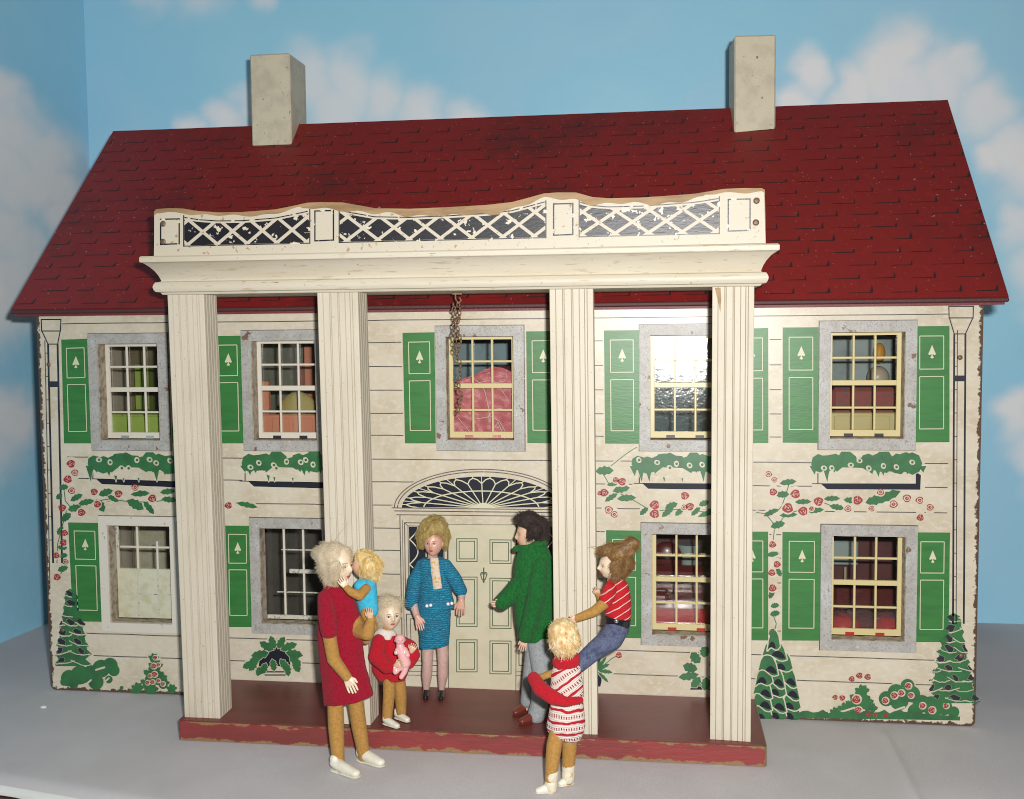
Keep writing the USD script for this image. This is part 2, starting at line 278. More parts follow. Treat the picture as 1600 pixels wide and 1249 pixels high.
# the cloth: one sheet with two pressed folds, hanging over the table edge at the front
e0, e1 = onZ(0, 1217), onZ(112, 1236); ed = (e1 - e0) / np.linalg.norm(e1 - e0); en = np.array([-ed[1], ed[0], 0])   # edge line, inward
g_s, g_t = np.linspace(-.35, 1.35, 950), np.r_[np.linspace(0, .012, 5)[:-1], np.linspace(.012, .62, 120)]
S, T = np.meshgrid(g_s, g_t); XY = e0[:2] + S[..., None] * ed[:2] + T[..., None] * en[:2]
fa, fb = onZ(1372, 1128)[:2], onZ(1440, 1260)[:2]; fd = (fb - fa) / np.linalg.norm(fb - fa)
def fold(XY, a, d): return (XY[..., 0] - a[0]) * d[1] - (XY[..., 1] - a[1]) * d[0]
zz = .0019 * np.exp(-(np.abs(fold(XY, fa, fd)) / .0032) ** 1.3) + .0008 * np.exp(-(np.abs(fold(XY, onZ(1130, 1240)[:2], fd)) / .003) ** 1.2)
zz = zz * smooth01((-.03 - XY[..., 1]) / .02 + 1) + .0008 * (meshkit.fbm(np.stack([XY[..., 0] * 9, XY[..., 1] * 9, 0 * S], -1), 3) - .5) * smooth01((-.11 - XY[..., 1]) / .05) - .0006
zz = np.where(T < .012, zz - .0035 * (1 - T / .012) ** 2, zz)
idx = np.arange(S.size).reshape(S.shape); fq = np.stack([idx[:-1, :-1], idx[:-1, 1:], idx[1:, 1:], idx[1:, :-1]], -1).reshape(-1, 4)
cloth = face_toward(np.c_[XY.reshape(-1, 2), zz.ravel()], np.vstack([fq[:, :3], fq[:, [0, 2, 3]]]), (0, 0, 1))
obj('tablecloth', cloth, 'cloth_grey', smooth=True, label='plain grey cloth spread over the table under the doll house', cat='tablecloth', kind='structure')
def strip(t0, t1, z0, z1):
    v = [np.r_[e0[:2] + s * ed[:2] + t * en[:2], z] for (t, z) in ((t0, z0), (t1, z1)) for s in (-.35, 1.35)]
    return face_toward(np.array(v), np.array([[0, 1, 3], [0, 3, 2]]), (0, -.3, 1))
hm = []
for s in np.linspace(-.3, 1.3, 60):
    pass
hemv, hemf = [], []
for i, s in enumerate(np.linspace(-.35, 1.35, 150)):
    w = .0006 * math.sin(s * 130) + .0007 * math.sin(s * 57 + 1)
    for t, z in ((.0006, -.0044), (-.0022 + w, -.0058), (-.0036 + w, -.0075), (-.0038 + w, -.0095)): hemv.append(np.r_[e0[:2] + s * ed[:2] + t * en[:2], z])
    if i:
        for k in range(3): a = (i - 1) * 4 + k; b = i * 4 + k; hemf += [[a, b, b + 1], [a, b + 1, a + 1]]
obj('tablecloth_hem', face_toward(np.array(hemv), np.array(hemf), (0, -1, .3)), 'cloth_hem', smooth=True, label='pale hem of the grey cloth along the front edge of the table', cat='tablecloth', kind='structure')
tv = [np.r_[e0[:2] + s * ed[:2] + t * en[:2]] for s, t in ((-.4, -.09), (1.4, -.09), (1.4, .66), (-.4, .66))]
tb = trimesh.creation.extrude_polygon(Polygon(tv), .02, engine='earcut'); tb.apply_translation((0, 0, -.0305))
obj('table', tb, 'table_wood', label='dark reddish wooden table edge showing below the cloth', cat='table', kind='structure')
obj('lint_speck', tm(m3.Manifold.sphere(.0022, 10).scale((1.2, .8, .5)).translate(tuple(onZ(68, 1105)))), 'lint', label='white fluff speck on the grey cloth left of the doll house', cat='lint')

# ------------------------------------------------------------------ doll house
house = thing('doll_house', (0, 0, 0), 'white two storey toy house with red roof, green shutters and columned porch', 'doll house')
ROOF_P = np.array([0, -.01345, .3099]); _s = np.array([0, .1565 + .01345, .4785 - .3099]); ROOF_N = np.array([0, -_s[2], _s[1]]) / np.hypot(_s[1], _s[2])

# windows: outer frame corners in photograph pixels, kind of sash
def rect_of(tl, br):
    a, b = onY(*tl, 0), onY(*br, 0); return a[0], b[0], b[2], a[2]
WINS = {}                                            # name: (x0, x1, z0, z1) of the metal frame on the wall
cw = rect_of((680.3, 510), (820.3, 704.7)); FW, FH = cw[1] - cw[0], cw[3] - cw[2]
def win(name, tl, bl, w=None):
    a, b = onY(*tl, 0), onY(*bl, 0); x0 = (a[0] + b[0]) / 2
    WINS[name] = (x0, x0 + (w or FW), b[2], a[2])
win('U1', (138, 522), (144, 703.5), FW - .001); win('U2', (377, 517), (382, 704)); WINS['UC'] = cw; win('U4', (998.6, 507.5), (999.4, 704.4)); win('U5', (1279, 502.3), (1279.4, 702.4))
win('L1', (155.5, 806), (160, 986)); win('L2', (391.7, 808.9), (393.2, 988.8)); win('L4', (1002, 817), (1002, 1007)); win('L5', (1282.5, 819.6), (1281, 1015))
FR = .0074                                          # width of the metal frame
def opening(n): x0, x1, z0, z1 = WINS[n]; return x0 + FR, x1 - FR, z0 + FR, z1 - FR
outline = sbox(0, 0, W, H).buffer(-.004).buffer(.004, quad_segs=6)
outline = unary_union([outline, sbox(0, .15, W, H)])
for n in WINS: o = opening(n); outline = outline.difference(sbox(o[0], o[2], o[1], o[3]))
TH = .009
obj('front_wall', extrudeY(outline, 0, TH), 'wall_paint', house)
obj('side_wall', box3(.0002, .009, TH + .0002, .255, .001, H - .002), 'wall_paint', house); obj('side_wall', box3(W - .009, W - .0002, TH + .0002, .255, .001, H - .002), 'wall_paint', house)
# gables
for gx in (.0004, W - .0084):
    gp = Polygon([(.012, H - .0022), (.255, H - .0022), (.1565, .4725)]); gm = trimesh.creation.extrude_polygon(gp, .008, engine='earcut'); v = np.asarray(gm.vertices)
    gm = trimesh.Trimesh(np.c_[v[:, 2] + gx, v[:, 0], v[:, 1]], gm.faces, process=False); gm.fix_normals(); obj('gable_wall', gm, 'wall_paint', house)
obj('floor_board', box3(.0092, W - .0092, TH + .0005, .2498, .0005, .006), 'room_floor', house); obj('floor_board', box3(.0092, W - .0092, TH + .0005, .2498, .156, .161), 'room_floor', house)
obj('ceiling_board', box3(.0092, W - .0092, TH + .0005, .2498, .3015, .3060), 'room_grey', house)
parts_x = [onY(318, 700, 0)[0], onY(585, 700, 0)[0], onY(915, 700, 0)[0], onY(1205, 700, 0)[0]]
for x in parts_x:
    obj('partition_wall', box3(x - .002, x + .002, TH + .0006, .2497, .0062, .1558), 'room_beige', house); obj('partition_wall', box3(x - .002, x + .002, TH + .0006, .2497, .1612, .3013), 'room_grey', house)
edges = [.0092] + parts_x + [W - .0092]
for lo, hi, mats in ((.0064, .1556, ['milky', 'room_dark', 'room_dark', 'room_wine', 'room_maroon']), (.1614, .3011, ['room_olive', 'room_grey', 'room_blue', 'room_sea', 'room_pale'])):
    for i in range(5): obj('room_wall', box3(edges[i] + .0024, edges[i + 1] - .0024, .120, .1215, lo, hi), mats[i], house)
obj('back_wall', box3(.0002, W - .0002, .2552, .262, .001, H - .002), 'wall_paint', house)

# roof: front and back boards with the printed shingle marks
EX = .01256
def roof_board(y0, z0, y1, z1, t=.0042):
    a, b = np.array([y0, z0]), np.array([y1, z1]); d = (b - a) / np.linalg.norm(b - a); n = np.array([-d[1], d[0]]) * (1 if y1 > y0 else -1)
    pr = np.array([a, b, b - n * t * 1.0, a - n * t]); v = np.array([(x, p[0], p[1]) for x in (-EX, W + EX) for p in pr])
    hull = m3.Manifold.hull_points(v.astype(np.float64)); return tm(hull)
obj('roof', roof_board(-.01345, .3099, .1565, .4785), 'roof_paint', house)
obj('roof', roof_board(.3265, .3099, .1569, .4784), 'roof_paint', house)
obj('fascia', box3(-EX + .001, W + EX - .001, -.0085, -.0005, .3045, .3125), 'fascia_paint', house)
eav = [(-EX, -.0140, .3098 - .0044), (W + EX, -.0140, .3098 - .0044)]
obj('roof_edge', box3(-EX, W + EX, -.0150, -.0118, .3062, .3094, .0008), 'roof_edge', house)
# printed shingle marks, drawn on the slope: an L of a thin course line and a thick tick at its right end
ru, rvv, rf = [], [], []
L_slope = np.hypot(_s[1], _s[2]); rows = 16; cw_s = .029
def rp(x, s, k=1): return np.array([x, ROOF_P[1] + _s[1] * s / L_slope, ROOF_P[2] + _s[2] * s / L_slope]) + ROOF_N * INK * k
V, Fc = [], []
def quad(pts):
    n = len(V); V.extend(pts); Fc.extend([[n, n + i, n + i + 1] for i in range(1, len(pts) - 1)])
for r in range(rows):
    s0 = .006 + r * (L_slope - .012) / rows; off = ((r * .5 + r * .07) % 1) * cw_s
    for k in range(-1, 31):
        x = -EX + off + k * cw_s + nr.normal(0, .0006); ln = cw_s * nr.uniform(.5, .78)
        x0, x1 = max(x, -EX + .001), min(x + ln, W + EX - .001)
        if x1 - x0 < .004: continue
        s = s0 + nr.normal(0, .0003); w0, w1 = nr.uniform(.0003, .0006), nr.uniform(.0007, .0012)
        quad([rp(x0, s), rp(x1, s), rp(x1, s + w1), rp(x0 + .3 * (x1 - x0), s + w0 * 2), rp(x0, s + w0)])
        t = nr.uniform(.0040, .0072); tw = nr.uniform(.0012, .0024)
        quad([rp(x1 - tw, s + w1), rp(x1 + .0002, s + w1), rp(x1 + .0002, s + t), rp(x1 - .0004, s + t)])
obj('shingle_print', face_toward(np.array(V), np.array(Fc), ROOF_N), 'roof_print', house, kind='stuff')

# chimneys
def chimney(px_bl, px_br, px_top, depth, yaw, label):
    a, b = onPlane(*px_bl, ROOF_P, ROOF_N), onPlane(*px_br, ROOF_P, ROOF_N); Y = (a[1] + b[1]) / 2
    x0, x1 = onY(*px_bl, Y)[0], onY(*px_br, Y)[0]; zt = onY(*px_top, Y)[2]; w = x1 - x0
    t = box3(-w / 2, w / 2, 0, depth, a[2] - .03, zt, .0012)
    t.apply_transform(trimesh.transformations.rotation_matrix(yaw, (0, 0, 1))); t.apply_translation(((x0 + x1) / 2, Y, 0))
    t = tm(man(t) - m3.Manifold.hull_points(np.array([(x, p[0], p[1]) for x in (-.1, W + .1) for p in ((ROOF_P[1] - .3 * _s[1], ROOF_P[2] - .3 * _s[2]), (.1565, .4785), (.1565, .2), (-.05, .2))])))
    obj('chimney', t, 'chimney_paint', house, smooth=25, label=label); return Y
chimney((393.5, 226), (455.5, 227.5), (392, 85.5), .044, 0.0, 'left chimney, speckled with chips in the middle')
chimney((1147, 204.5), (1212, 204), (1146, 56.5), .034, .07, 'right chimney, streaked with thin scratches')

# windows
ORD = dict(U1='sash_white', U2='sash_white', UC='sash_cream', U4='sash_cream', U5='sash_cream', L1='sash_dirty', L2='sash_dirty', L4='sash_cream', L5='sash_cream')
LAB = dict(U1='upper window of the lime green room', U2='upper window of the salmon room', UC='upper middle window above the door, pink bundle behind it', U4='upper window glaring in the flash', U5='upper right window with cream drawers behind it',
           L1='lower left window, frame painted over, lower half milky', L2='lower window with broken bars and dark room', L4='lower window with red furniture behind it', L5='lower right window with red armchair behind it')
TAB = dict(U1='room_pale', UC='pink_wrap', U5='print_black', L4='toy_red', L5='toy_red', U4='print_black', U2='print_black')
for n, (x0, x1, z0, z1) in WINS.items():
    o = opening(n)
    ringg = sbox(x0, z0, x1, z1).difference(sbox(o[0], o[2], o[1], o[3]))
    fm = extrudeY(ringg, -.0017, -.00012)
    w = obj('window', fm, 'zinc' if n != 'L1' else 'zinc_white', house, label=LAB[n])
    gap = sbox(x0, z0, x1, z1); gap = gap.buffer(.0005, join_style=2).difference(gap.buffer(-.0005)); obj('gap_shade_line', extrudeY(gap, -.00010, -.00001), 'print_line', w)  # dark strip painted in for the shadowed gap around the frame
    if n != 'L1':                                   # inner lip of the folded metal
        lip = sbox(o[0], o[2], o[1], o[3]).difference(sbox(o[0] + .0006, o[2] + .0006, o[1] - .0006, o[3] - .0006)); obj('lip', extrudeY(lip, -.0021, -.00175), 'zinc', w)
    rv = sbox(o[0], o[2], o[1], o[3]); rv = rv.difference(rv.buffer(-.0007, join_style=2)); obj('reveal', extrudeY(rv, .0002, .0105), 'reveal_wood', w)
    mat = ORD[n]; ys, ye = .0108, .0126
    a0, a1, b0, b1 = o[0] - .0006, o[1] + .0006, o[2] + .0012, o[3] + .0006
    st, mu, mid = (.0042, .0016, .0038)             # stile, glazing bar, meeting rail
    gx0, gx1, gz0, gz1 = a0 + st, a1 - st, b0 + .0046, b1 - .0036
    zm = (gz0 + gz1) / 2
    def bar(xa, xb, za, zb, d=0): return box3(xa, xb, ys + d, ye, za, zb, .0003)
    if n == 'L1':
        obj('sash', [bar(gx0, gx1, b1 - .003, b1), bar(gx1, a1, zm, b1), bar(a0, gx0 - .001, zm, b1)], mat, w)
        bx = gx0 + (gx1 - gx0) * .33; obj('glazing_bar', bar(bx - .0008, bx + .0008, zm, b1 - .0032), 'sash_white', w)
        zz_ = zm + (gz1 - zm) * .52; obj('glazing_bar', bar(gx0, gx1, zz_ - .0008, zz_ + .0008, .0002), 'sash_white', w)
        bx = gx0 + (gx1 - gx0) * .70; obj('glazing_bar', bar(bx - .0007, bx + .0007, zm, zz_ + .005, .0001), 'sash_white', w)
        obj('lower_pane', box3(a0 + .0016, a1, ys - .001, ye, b0, zm + .0008, .0004), 'milky', w, label='milky yellowed lower pane with faint bars')
        for fx in (.36, .68): obj('glazing_bar', box3(a0 + (a1 - a0) * fx - .0007, a0 + (a1 - a0) * fx + .0007, ys - .0011, ys - .00102, b0 + .001, zm), 'sash_dirty', w)
        obj('glazing_bar', box3(a0 + .002, a1, ys - .0012, ys - .00112, (b0 + zm) / 2 - .0004, (b0 + zm) / 2 + .0004), 'sash_dirty', w)
        obj('pane', box3(gx0, gx1, ye + .0002, ye + .0005, zm, gz1), 'pane', w); continue
    if n == 'L2':
        obj('sash', [bar(a0 + .0012, gx1, b0, b0 + .0032), bar(gx1, a1, b0, b1), bar(gx0 + (gx1 - gx0) * .36, gx1, zm - .0016, zm + .0016)], mat, w)
        for fx in (.27, .62, .98): bx = gx0 + (gx1 - gx0) * fx; obj('glazing_bar', bar(bx - .0008, bx + .0008, b0 + .0034, b1, .0002), 'sash_white', w)
        for zt, xs in ((gz0 + (zm - gz0) * .5, .12), (zm + (gz1 - zm) * .5, .22)): obj('glazing_bar', bar(gx0 + (gx1 - gx0) * xs, gx1, zt - .0005, zt + .0005, .0004), 'sash_dirty', w)
        obj('pane', box3(a0, a1, ye + .0002, ye + .0005, b0, b1), 'pane', w); continue
    obj('sash', extrudeY(sbox(a0, b0, a1, b1).difference(sbox(gx0, gz0, gx1, gz1)), ys, ye), mat, w)
    obj('meeting_rail', bar(gx0, gx1, zm - mid / 2, zm + mid / 2, -.0003), mat, w)
    xs = [gx0 + (gx1 - gx0) * k / 3 for k in range(4)]
    halves = [(gz0, zm - mid / 2), (zm + mid / 2, gz1)]
    for k in (1, 2):
        for za, zb in halves: obj('glazing_bar', bar(xs[k] - mu / 2, xs[k] + mu / 2, za, zb, .0002), mat, w)
    tilt = {'U4': -.027}.get(n, 0)
    for za, zb in halves:
        zc = (za + zb) / 2
        for k in range(3): obj('glazing_bar', bar(xs[k] + (mu / 2 if k else 0), xs[k + 1] - (mu / 2 if k < 2 else 0), zc - mu / 2, zc + mu / 2, .0003), mat, w)
        for k in range(3):
            for ra, rb in ((za, zc), (zc, zb)):
                pn = box3(xs[k] + .0001, xs[k + 1] - .0001, -.0002, .0002, -(rb - ra) / 2 + .0001, (rb - ra) / 2 - .0001)
                pn.apply_transform(trimesh.transformations.rotation_matrix(tilt, (1, 0, 0))); pn.apply_translation((0, ye + .0008, (ra + rb) / 2))
                obj('pane', pn, 'pane_scuffed' if n == 'U4' else 'pane', w)
    for fx in (.30, .70):
        if n in TAB: xc = a0 + (a1 - a0) * fx; obj('sash_tab', box3(xc - .0032, xc + .0032, ys - .0006, ys - .0001, b0 - .0002, b0 + .0021), TAB[n], w)
        if n in ('U1', 'U2', 'U4', 'U5'): xc = a0 + (a1 - a0) * fx; obj('sash_tab', box3(xc - .0034, xc + .0034, ys - .0006, ys - .0001, b1 - .0016, b1 - .0006), 'print_black', w)

# ---- the print of the front wall (photograph pixels -> wall)
def to_px(x, z, Y=0):
    q = (np.array([x, Y, z]) - CAM) @ ROT; return 800 + F_PX * q[0] / q[1], 624.5 - F_PX * q[2] / q[1]
def world_rect_px(x0, x1, z0, z1): return Polygon([to_px(x0, z0), to_px(x1, z0), to_px(x1, z1), to_px(x0, z1)])
keepout = [world_rect_px(*w_).buffer(1) for w_ in WINS.values()]
SH = {}
def shutter(tl, tr, br, bl, label=None):
    q = np.array([tl, tr, br, bl], float)
    def uv(u, v): return tuple(q[0] * (1 - u) * (1 - v) + q[1] * u * (1 - v) + q[2] * u * v + q[3] * (1 - u) * v)
    p = Polygon([tuple(x) for x in q]); keepout.append(p.buffer(2))
    s = obj('shutter', printed(p, 2), 'print_green', house)
    for (u0, v0, u1, v1) in ((.18, .085, .84, .37), (.18, .435, .84, .885)):
        ring = [uv(u0, v0), uv(u1, v0), uv(u1, v1), uv(u0, v1), uv(u0, v0)]
        segs = [line([ring[k], ring[k + 1]], 1.2) for k in range(4)]
        obj('panel_outline', printed(unary_union(segs), 3), 'print_cream', s)
    c = np.array(uv(.52, .215)); sc = (q[2][1] - q[1][1]) / 225
    tree = unary_union([Polygon([c + np.array(t) * sc for t in ((0, -12), (-4, -2), (-7.5, 6), (-5, 8), (-1.6, 6), (1.6, 6), (5, 8), (7.5, 6), (4, -2))]), Polygon([c + np.array(t) * sc for t in ((-1.1, 6), (1.1, 6), (1.1, 9), (3.6, 12.5), (0, 14.5), (-3.6, 12.5), (-1.1, 9))])])
    obj('tree_emblem', printed(tree, 3), 'print_cream', s)
shutter((95.6, 531), (137.6, 529.5), (143, 693), (100, 693))
shutter((267, 529), (310, 528), (313, 692), (269, 692))
shutter((333, 525.5), (376.8, 524.8), (380.5, 693), (338, 693))
shutter((519, 523), (563, 523), (565, 693), (521, 693))
shutter((628.9, 520.5), (679, 519.3), (681, 693), (632.8, 693))
shutter((822, 518), (873, 517.5), (874, 693), (824, 692.5))
shutter((943.6, 516.6), (998, 516), (998.6, 693.8), (945.5, 693.6))
shutter((1145, 514), (1200.3, 512.7), (1200.6, 692.5), (1145.5, 693))
shutter((1223, 512), (1278.8, 511.5), (1279, 692.5), (1223, 692))
shutter((1427, 510), (1483.6, 509.6), (1483.6, 691), (1426.5, 691.5))
shutter((106.3, 816.5), (155.5, 817.5), (160, 972), (114, 971))
shutter((349, 821.5), (391.4, 822), (393, 980), (352, 980))
shutter((947, 828.6), (1002, 829.5), (1002, 997.5), (947.5, 996.5))
shutter((1148, 831), (1200.2, 831), (1200.3, 1001), (1148.5, 1000.5))
shutter((1222.5, 831.5), (1282.3, 832), (1281, 1001.5), (1222, 1001))
shutter((1429, 832), (1484.5, 832.5), (1482, 1003.5), (1427.5, 1003.5))

# door and fanlight
def arch(cx, cy, a, b, n=60): return Polygon([(cx + a * math.cos(t), cy - b * math.sin(t)) for t in np.linspace(0, math.pi, n)])
CX, CY = 752, 795
keepout += [arch(CX, CY, 137, 62).buffer(2), sbox(CX - 142, 790, CX + 142, 806), sbox(625, 800, 884, 1100)]
fan = obj('fanlight', printed(arch(CX, CY - 1, 124, 49), 2), 'print_navy', house)
arcs = [(136, 61.5), (131, 57.5)]
obj('arch_line', printed(unary_union([arch(CX, CY, a, b).exterior.buffer(.75).difference(sbox(CX - 200, CY - 1.2, CX + 200, CY + 9)) for a, b in arcs]), 3), 'print_line', fan)
hub = (CX + 3, CY - 1); rays = []
nray = 14
for k in range(nray + 1):
    t = math.pi * (k + .0) / nray; e = (CX + 124 * math.cos(t), CY - 1 - 49 * math.sin(t)); rays.append(line([hub, (hub[0] + (e[0] - hub[0]) * .80, hub[1] + (e[1] - hub[1]) * .80)], 1.6))
for k in range(nray):
    t0, t1 = math.pi * k / nray, math.pi * (k + 1) / nray; tm_ = (t0 + t1) / 2
    f = lambda t, r: (hub[0] + (CX + 124 * math.cos(t) - hub[0]) * r, hub[1] + (CY - 1 - 49 * math.sin(t) - hub[1]) * r)
    rays.append(rline([f(t0, .78), f(t0 + .25 * (t1 - t0), .90), f(tm_, .955), f(t1 - .25 * (t1 - t0), .90), f(t1, .78)], 1.7))
    rays.append(rline([f(tm_, .955), f(tm_, 1.0)], 1.4)); rays.append(rline([f(t0, .78), f(t0, 1.0)], 1.2)) if k % 2 else None
rays += [arch(CX, CY - 1, 90, 26.5).exterior.buffer(.9).difference(sbox(CX - 200, CY - 2.5, CX + 200, CY + 9)), arch(CX + 3, CY - 1, 13, 8)]
obj('sunburst', printed(unary_union([r for r in rays if r is not None]).intersection(arch(CX, CY - 1, 124, 49)), 3), 'print_cream', fan)
door = obj('door', printed(Polygon([(700, 820.5), (842, 821), (842, 1082), (700, 1078)]), 2), 'door_paint', house)
lines = [line([(612, 793.8), (890, 797)], 1.4), line([(616, 798.5), (888, 801.5)], 1.6), line([(619, 804.5), (886, 807.5)], 1.4), line([(699, 820), (843, 820.6)], .8)]
obj('lintel_line', printed(unary_union(lines), 3), 'print_line', door)
dg = []
for xa, xb in ((713.5, 745.5), (765.5, 798.5)):
    for ya, yb in ((842, 877.5), (902, 979), (1000, 1050)):
        k = .004 * (xa - 713)
        for i in (0, 4): dg.append(Polygon([(xa + i, ya + i + k * 8), (xb - i, ya + i + k * 10), (xb - i, yb - i + k * 16), (xa + i, yb - i + k * 14)]).exterior.buffer(.65, join_style=2))
        obj('door_panel', printed(unary_union(dg), 3), 'print_line_green', door); dg = []
kn = unary_union([line([(755.8, 887), (755.8, 911)], 2), line([(751.5, 895), (760.5, 895)], 1.6), Polygon([(750.5, 897), (761, 897), (758.5, 905), (755.7, 908), (753, 905)]).exterior.buffer(.8), Point(755.7, 909).buffer(1.6)])
obj('knocker', printed(kn, 3), 'print_line_green', door)
for sx in (1, -1):
    X = lambda x: x if sx > 0 else 2 * CX + 3 - x
    fr = [line([(X(624.8), 805), (X(629.5), 1072)], 1.6), line([(X(628.5), 812), (X(633), 1070)], 1.0)]
    fr += [Polygon([(X(632), 817), (X(699), 818), (X(699), 946), (X(634), 946)]).exterior.buffer(.7), Polygon([(X(637.5), 822), (X(694), 823), (X(694), 941), (X(639), 941)]).exterior.buffer(.6), line([(X(632), 817), (X(637.5), 822)], 1), line([(X(634), 946), (X(639), 941)], 1)]
    fr += [line([(X(634), 952), (X(699), 952)], 1), Polygon([(X(635), 960), (X(697), 960), (X(696), 1040), (X(637), 1040)]).exterior.buffer(.7), Polygon([(X(641), 967), (X(692), 967), (X(691), 1033), (X(643), 1033)]).exterior.buffer(.6), line([(X(630), 1049), (X(700), 1050)], 1), line([(X(630), 1055), (X(700), 1056)], 1), line([(X(700), 820), (X(701), 1080)], 1.2)]
    sl = obj('sidelight', printed(Polygon([(X(639), 823.5), (X(693), 824), (X(693), 939.5), (X(640.5), 939.5)]), 2), 'print_navy', house)
    obj('moulding_line', printed(unary_union(fr), 3), 'print_line', sl)
    cv = []
    for yy in (843, 882, 921):
        for k in (-1, 1):
            cv.append(rline([(X(640 + 13 * math.sin(t) ), yy + k * 19.5 * (t / (math.pi / 2) - 1) + k * 19.5) for t in np.linspace(0, math.pi / 2, 9)], 1.8)); cv.append(rline([(X(692 - 13 * math.sin(t)), yy + k * 19.5 * (t / (math.pi / 2) - 1) + k * 19.5) for t in np.linspace(0, math.pi / 2, 9)], 1.8))
    cv.append(line([(X(666), 824), (X(666), 939)], 1.8))
    obj('tracery', printed(unary_union(cv).intersection(Polygon([(X(639), 823.5), (X(693), 824), (X(693), 939.5), (X(640.5), 939.5)]).buffer(0)), 3), 'print_cream', sl)

# rain pipes printed at both corners
def pipe(hx0, hx1, hy, fx0, fx1, fy, ny, bx0, bx1, by, band, mirror):
    g = [Polygon([(hx0, hy), (hx1, hy), (hx1 - .5, hy + 18), (hx0 + .5, hy + 18)]).exterior.buffer(.85, join_style=2), line([(hx0 + 1, hy + 18), (fx0, fy)], 1.7), line([(hx1 - 1, hy + 18), (fx1, fy)], 1.7), line([(fx0, fy), (fx1, fy)], 1.6)]
    g += [line([(fx0, fy), (bx0, by)], 3.0), line([(fx1, fy), (bx1, by)], 3.0)]
    t = (band - fy) / (by - fy); xa, xb = fx0 + (bx0 - fx0) * t, fx1 + (bx1 - fx1) * t
    g.append(Polygon([(xa - 1, band - 4), (xb + 1, band - 4), (xb + 1.5, band + 3), (xb - 2, band + 5), (xa + 2, band + 5), (xa - 1.5, band + 3)]))
    g += [line([(fx0 - 5 * mirror, fy - 6), (bx0 - 5 * mirror, by + (40 if mirror > 0 else 0))], 1.3)]
    g += [line([(xq, yq), (xq - 5 * mirror, yq + .2)], 1.1) for yq in np.arange(fy + 14, by, 36.5) for xq in [fx0 + (bx0 - fx0) * (yq - fy) / (by - fy)]]
    u = unary_union(g); obj('rain_pipe_print', printed(u, 3), 'print_black', house)
    keepout.append(Polygon([(hx0 - 1, hy), (hx1 + 1, hy), (fx1 + 1, fy), (bx1 + 1, by), (bx0 - 1, by), (fx0 - 1, fy)]))
pipe(64.5, 95, 499.5, 75, 90, 538, 0, 83, 97, 880, 600, 1)
pipe(1482.5, 1521, 479, 1491, 1508.5, 522, 0, 1489, 1506, 975, 591, -1)

# siding joints: the printed lines between the boards
ly = [500.7, 535.3, 573, 610, 646.2, 680.6, 718, 753, 789.7, 825.3, 860.1, 897, 932.4, 968.5, 1004.5, 1040.5]
greens, darks, reds, stems = [], [], [], []          # filled by the plants below
def jag(cx, cy, l, w, ang, n=4):
    """A jagged leaf lying along ang (degrees)."""
    l, w = l * 1.08, w * 1.3; up, dn = [], []
    for k in range(n * 2 + 1):
        t = k / (n * 2); h = w * math.sin(math.pi * min(1, t * .9 + .05)) ** .8 * (1.0 if k % 2 == 0 else .72) / 2
        up.append((t * l, -h)); dn.append((t * l, h * .8))
    p = Polygon([(0, 0)] + up[1:-1] + [(l, 0)] + dn[1:-1][::-1]).buffer(0)
    return affinity.translate(affinity.rotate(p, ang, origin=(0, 0)), cx, cy)
def rose(cx, cy, r, dense=1):
    r = r * .9
    base = Polygon([(cx + r * (1 + .15 * math.sin(3 * t + cx)) * math.cos(t), cy + r * .95 * math.sin(t)) for t in np.linspace(0, 2 * math.pi, 22)[:-1]])
    a = rnd.uniform(0, 6.28); cut = []
    for k in range(3 if dense else 6):
        t = a + k * 6.283 / (3 if dense else 6); rr = r * (.55 if dense else .62)
        cut.append(rline([(cx + rr * math.cos(t + s), cy + rr * .9 * math.sin(t + s)) for s in np.linspace(-.5, .5, 5)], r * (.13 if dense else .26)))
    cut.append(Point(cx + r * .1, cy).buffer(r * .12)); cut.append(line([(cx, cy), (cx + r * 1.3 * math.cos(a + .5), cy + r * 1.3 * math.sin(a + .5))], r * .10))
    return base.difference(unary_union(cut))
vine_g, vine_r, vine_s = [], [], []
def vine(roses, leaves, paths):
    
    halo = unary_union([Point(q[0], q[1]).buffer(q[2] + 1.3) for q in roses])
    gl = unary_union([jag(*q) for q in leaves] + [rline(p, 1.3) for p in paths]).difference(halo)
    v = obj('rose_vine_print', printed(gl, 4), 'print_leaf', house); [obj('rose_print', printed(rose(*q), 5), 'print_red', v) for q in roses]; keepout.append(unary_union([gl, halo]).buffer(3))
vine([(111, 725, 7), (117, 739, 6, 0), (106, 749, 7), (112, 767, 6, 0), (97, 794, 6.5), (127, 801, 6.5), (147, 769, 6), (152, 788, 6), (185, 772, 6.5), (211, 762, 6, 0), (238, 779, 7), (101, 833, 5.5), (99, 848, 6), (88, 868, 5.5), (102, 878, 5, 0), (89, 902, 6)],
     [(92, 763, 14, 9, -8), (88, 780, 11, 8, -40), (110, 783, 20, 9, -28), (106, 797, 20, 11, -12), (122, 788, 24, 9, -12), (154, 774, 22, 11, -18), (150, 780, 22, 12, 58), (168, 775, 18, 8, 28), (198, 782, 28, 14, 28), (204, 773, 28, 9, -4), (224, 784, 24, 9, 50), (250, 770, 22, 9, -6), (252, 780, 22, 9, 6), (96, 815, 18, 11, -40), (90, 836, 14, 9, -55), (90, 855, 14, 9, 6), (92, 870, 13, 8, -10), (90, 892, 16, 9, -18)],
     [[(100, 765), (102, 783), (112, 795), (140, 785), (170, 780), (200, 784), (240, 785), (272, 778)], [(104, 797), (98, 820), (90, 850), (89, 880)], [(89, 905), (104, 884)]])
vine([(357, 790, 6)], [(369, 786, 32, 8, 12)], [[(369, 786), (376, 788)]])
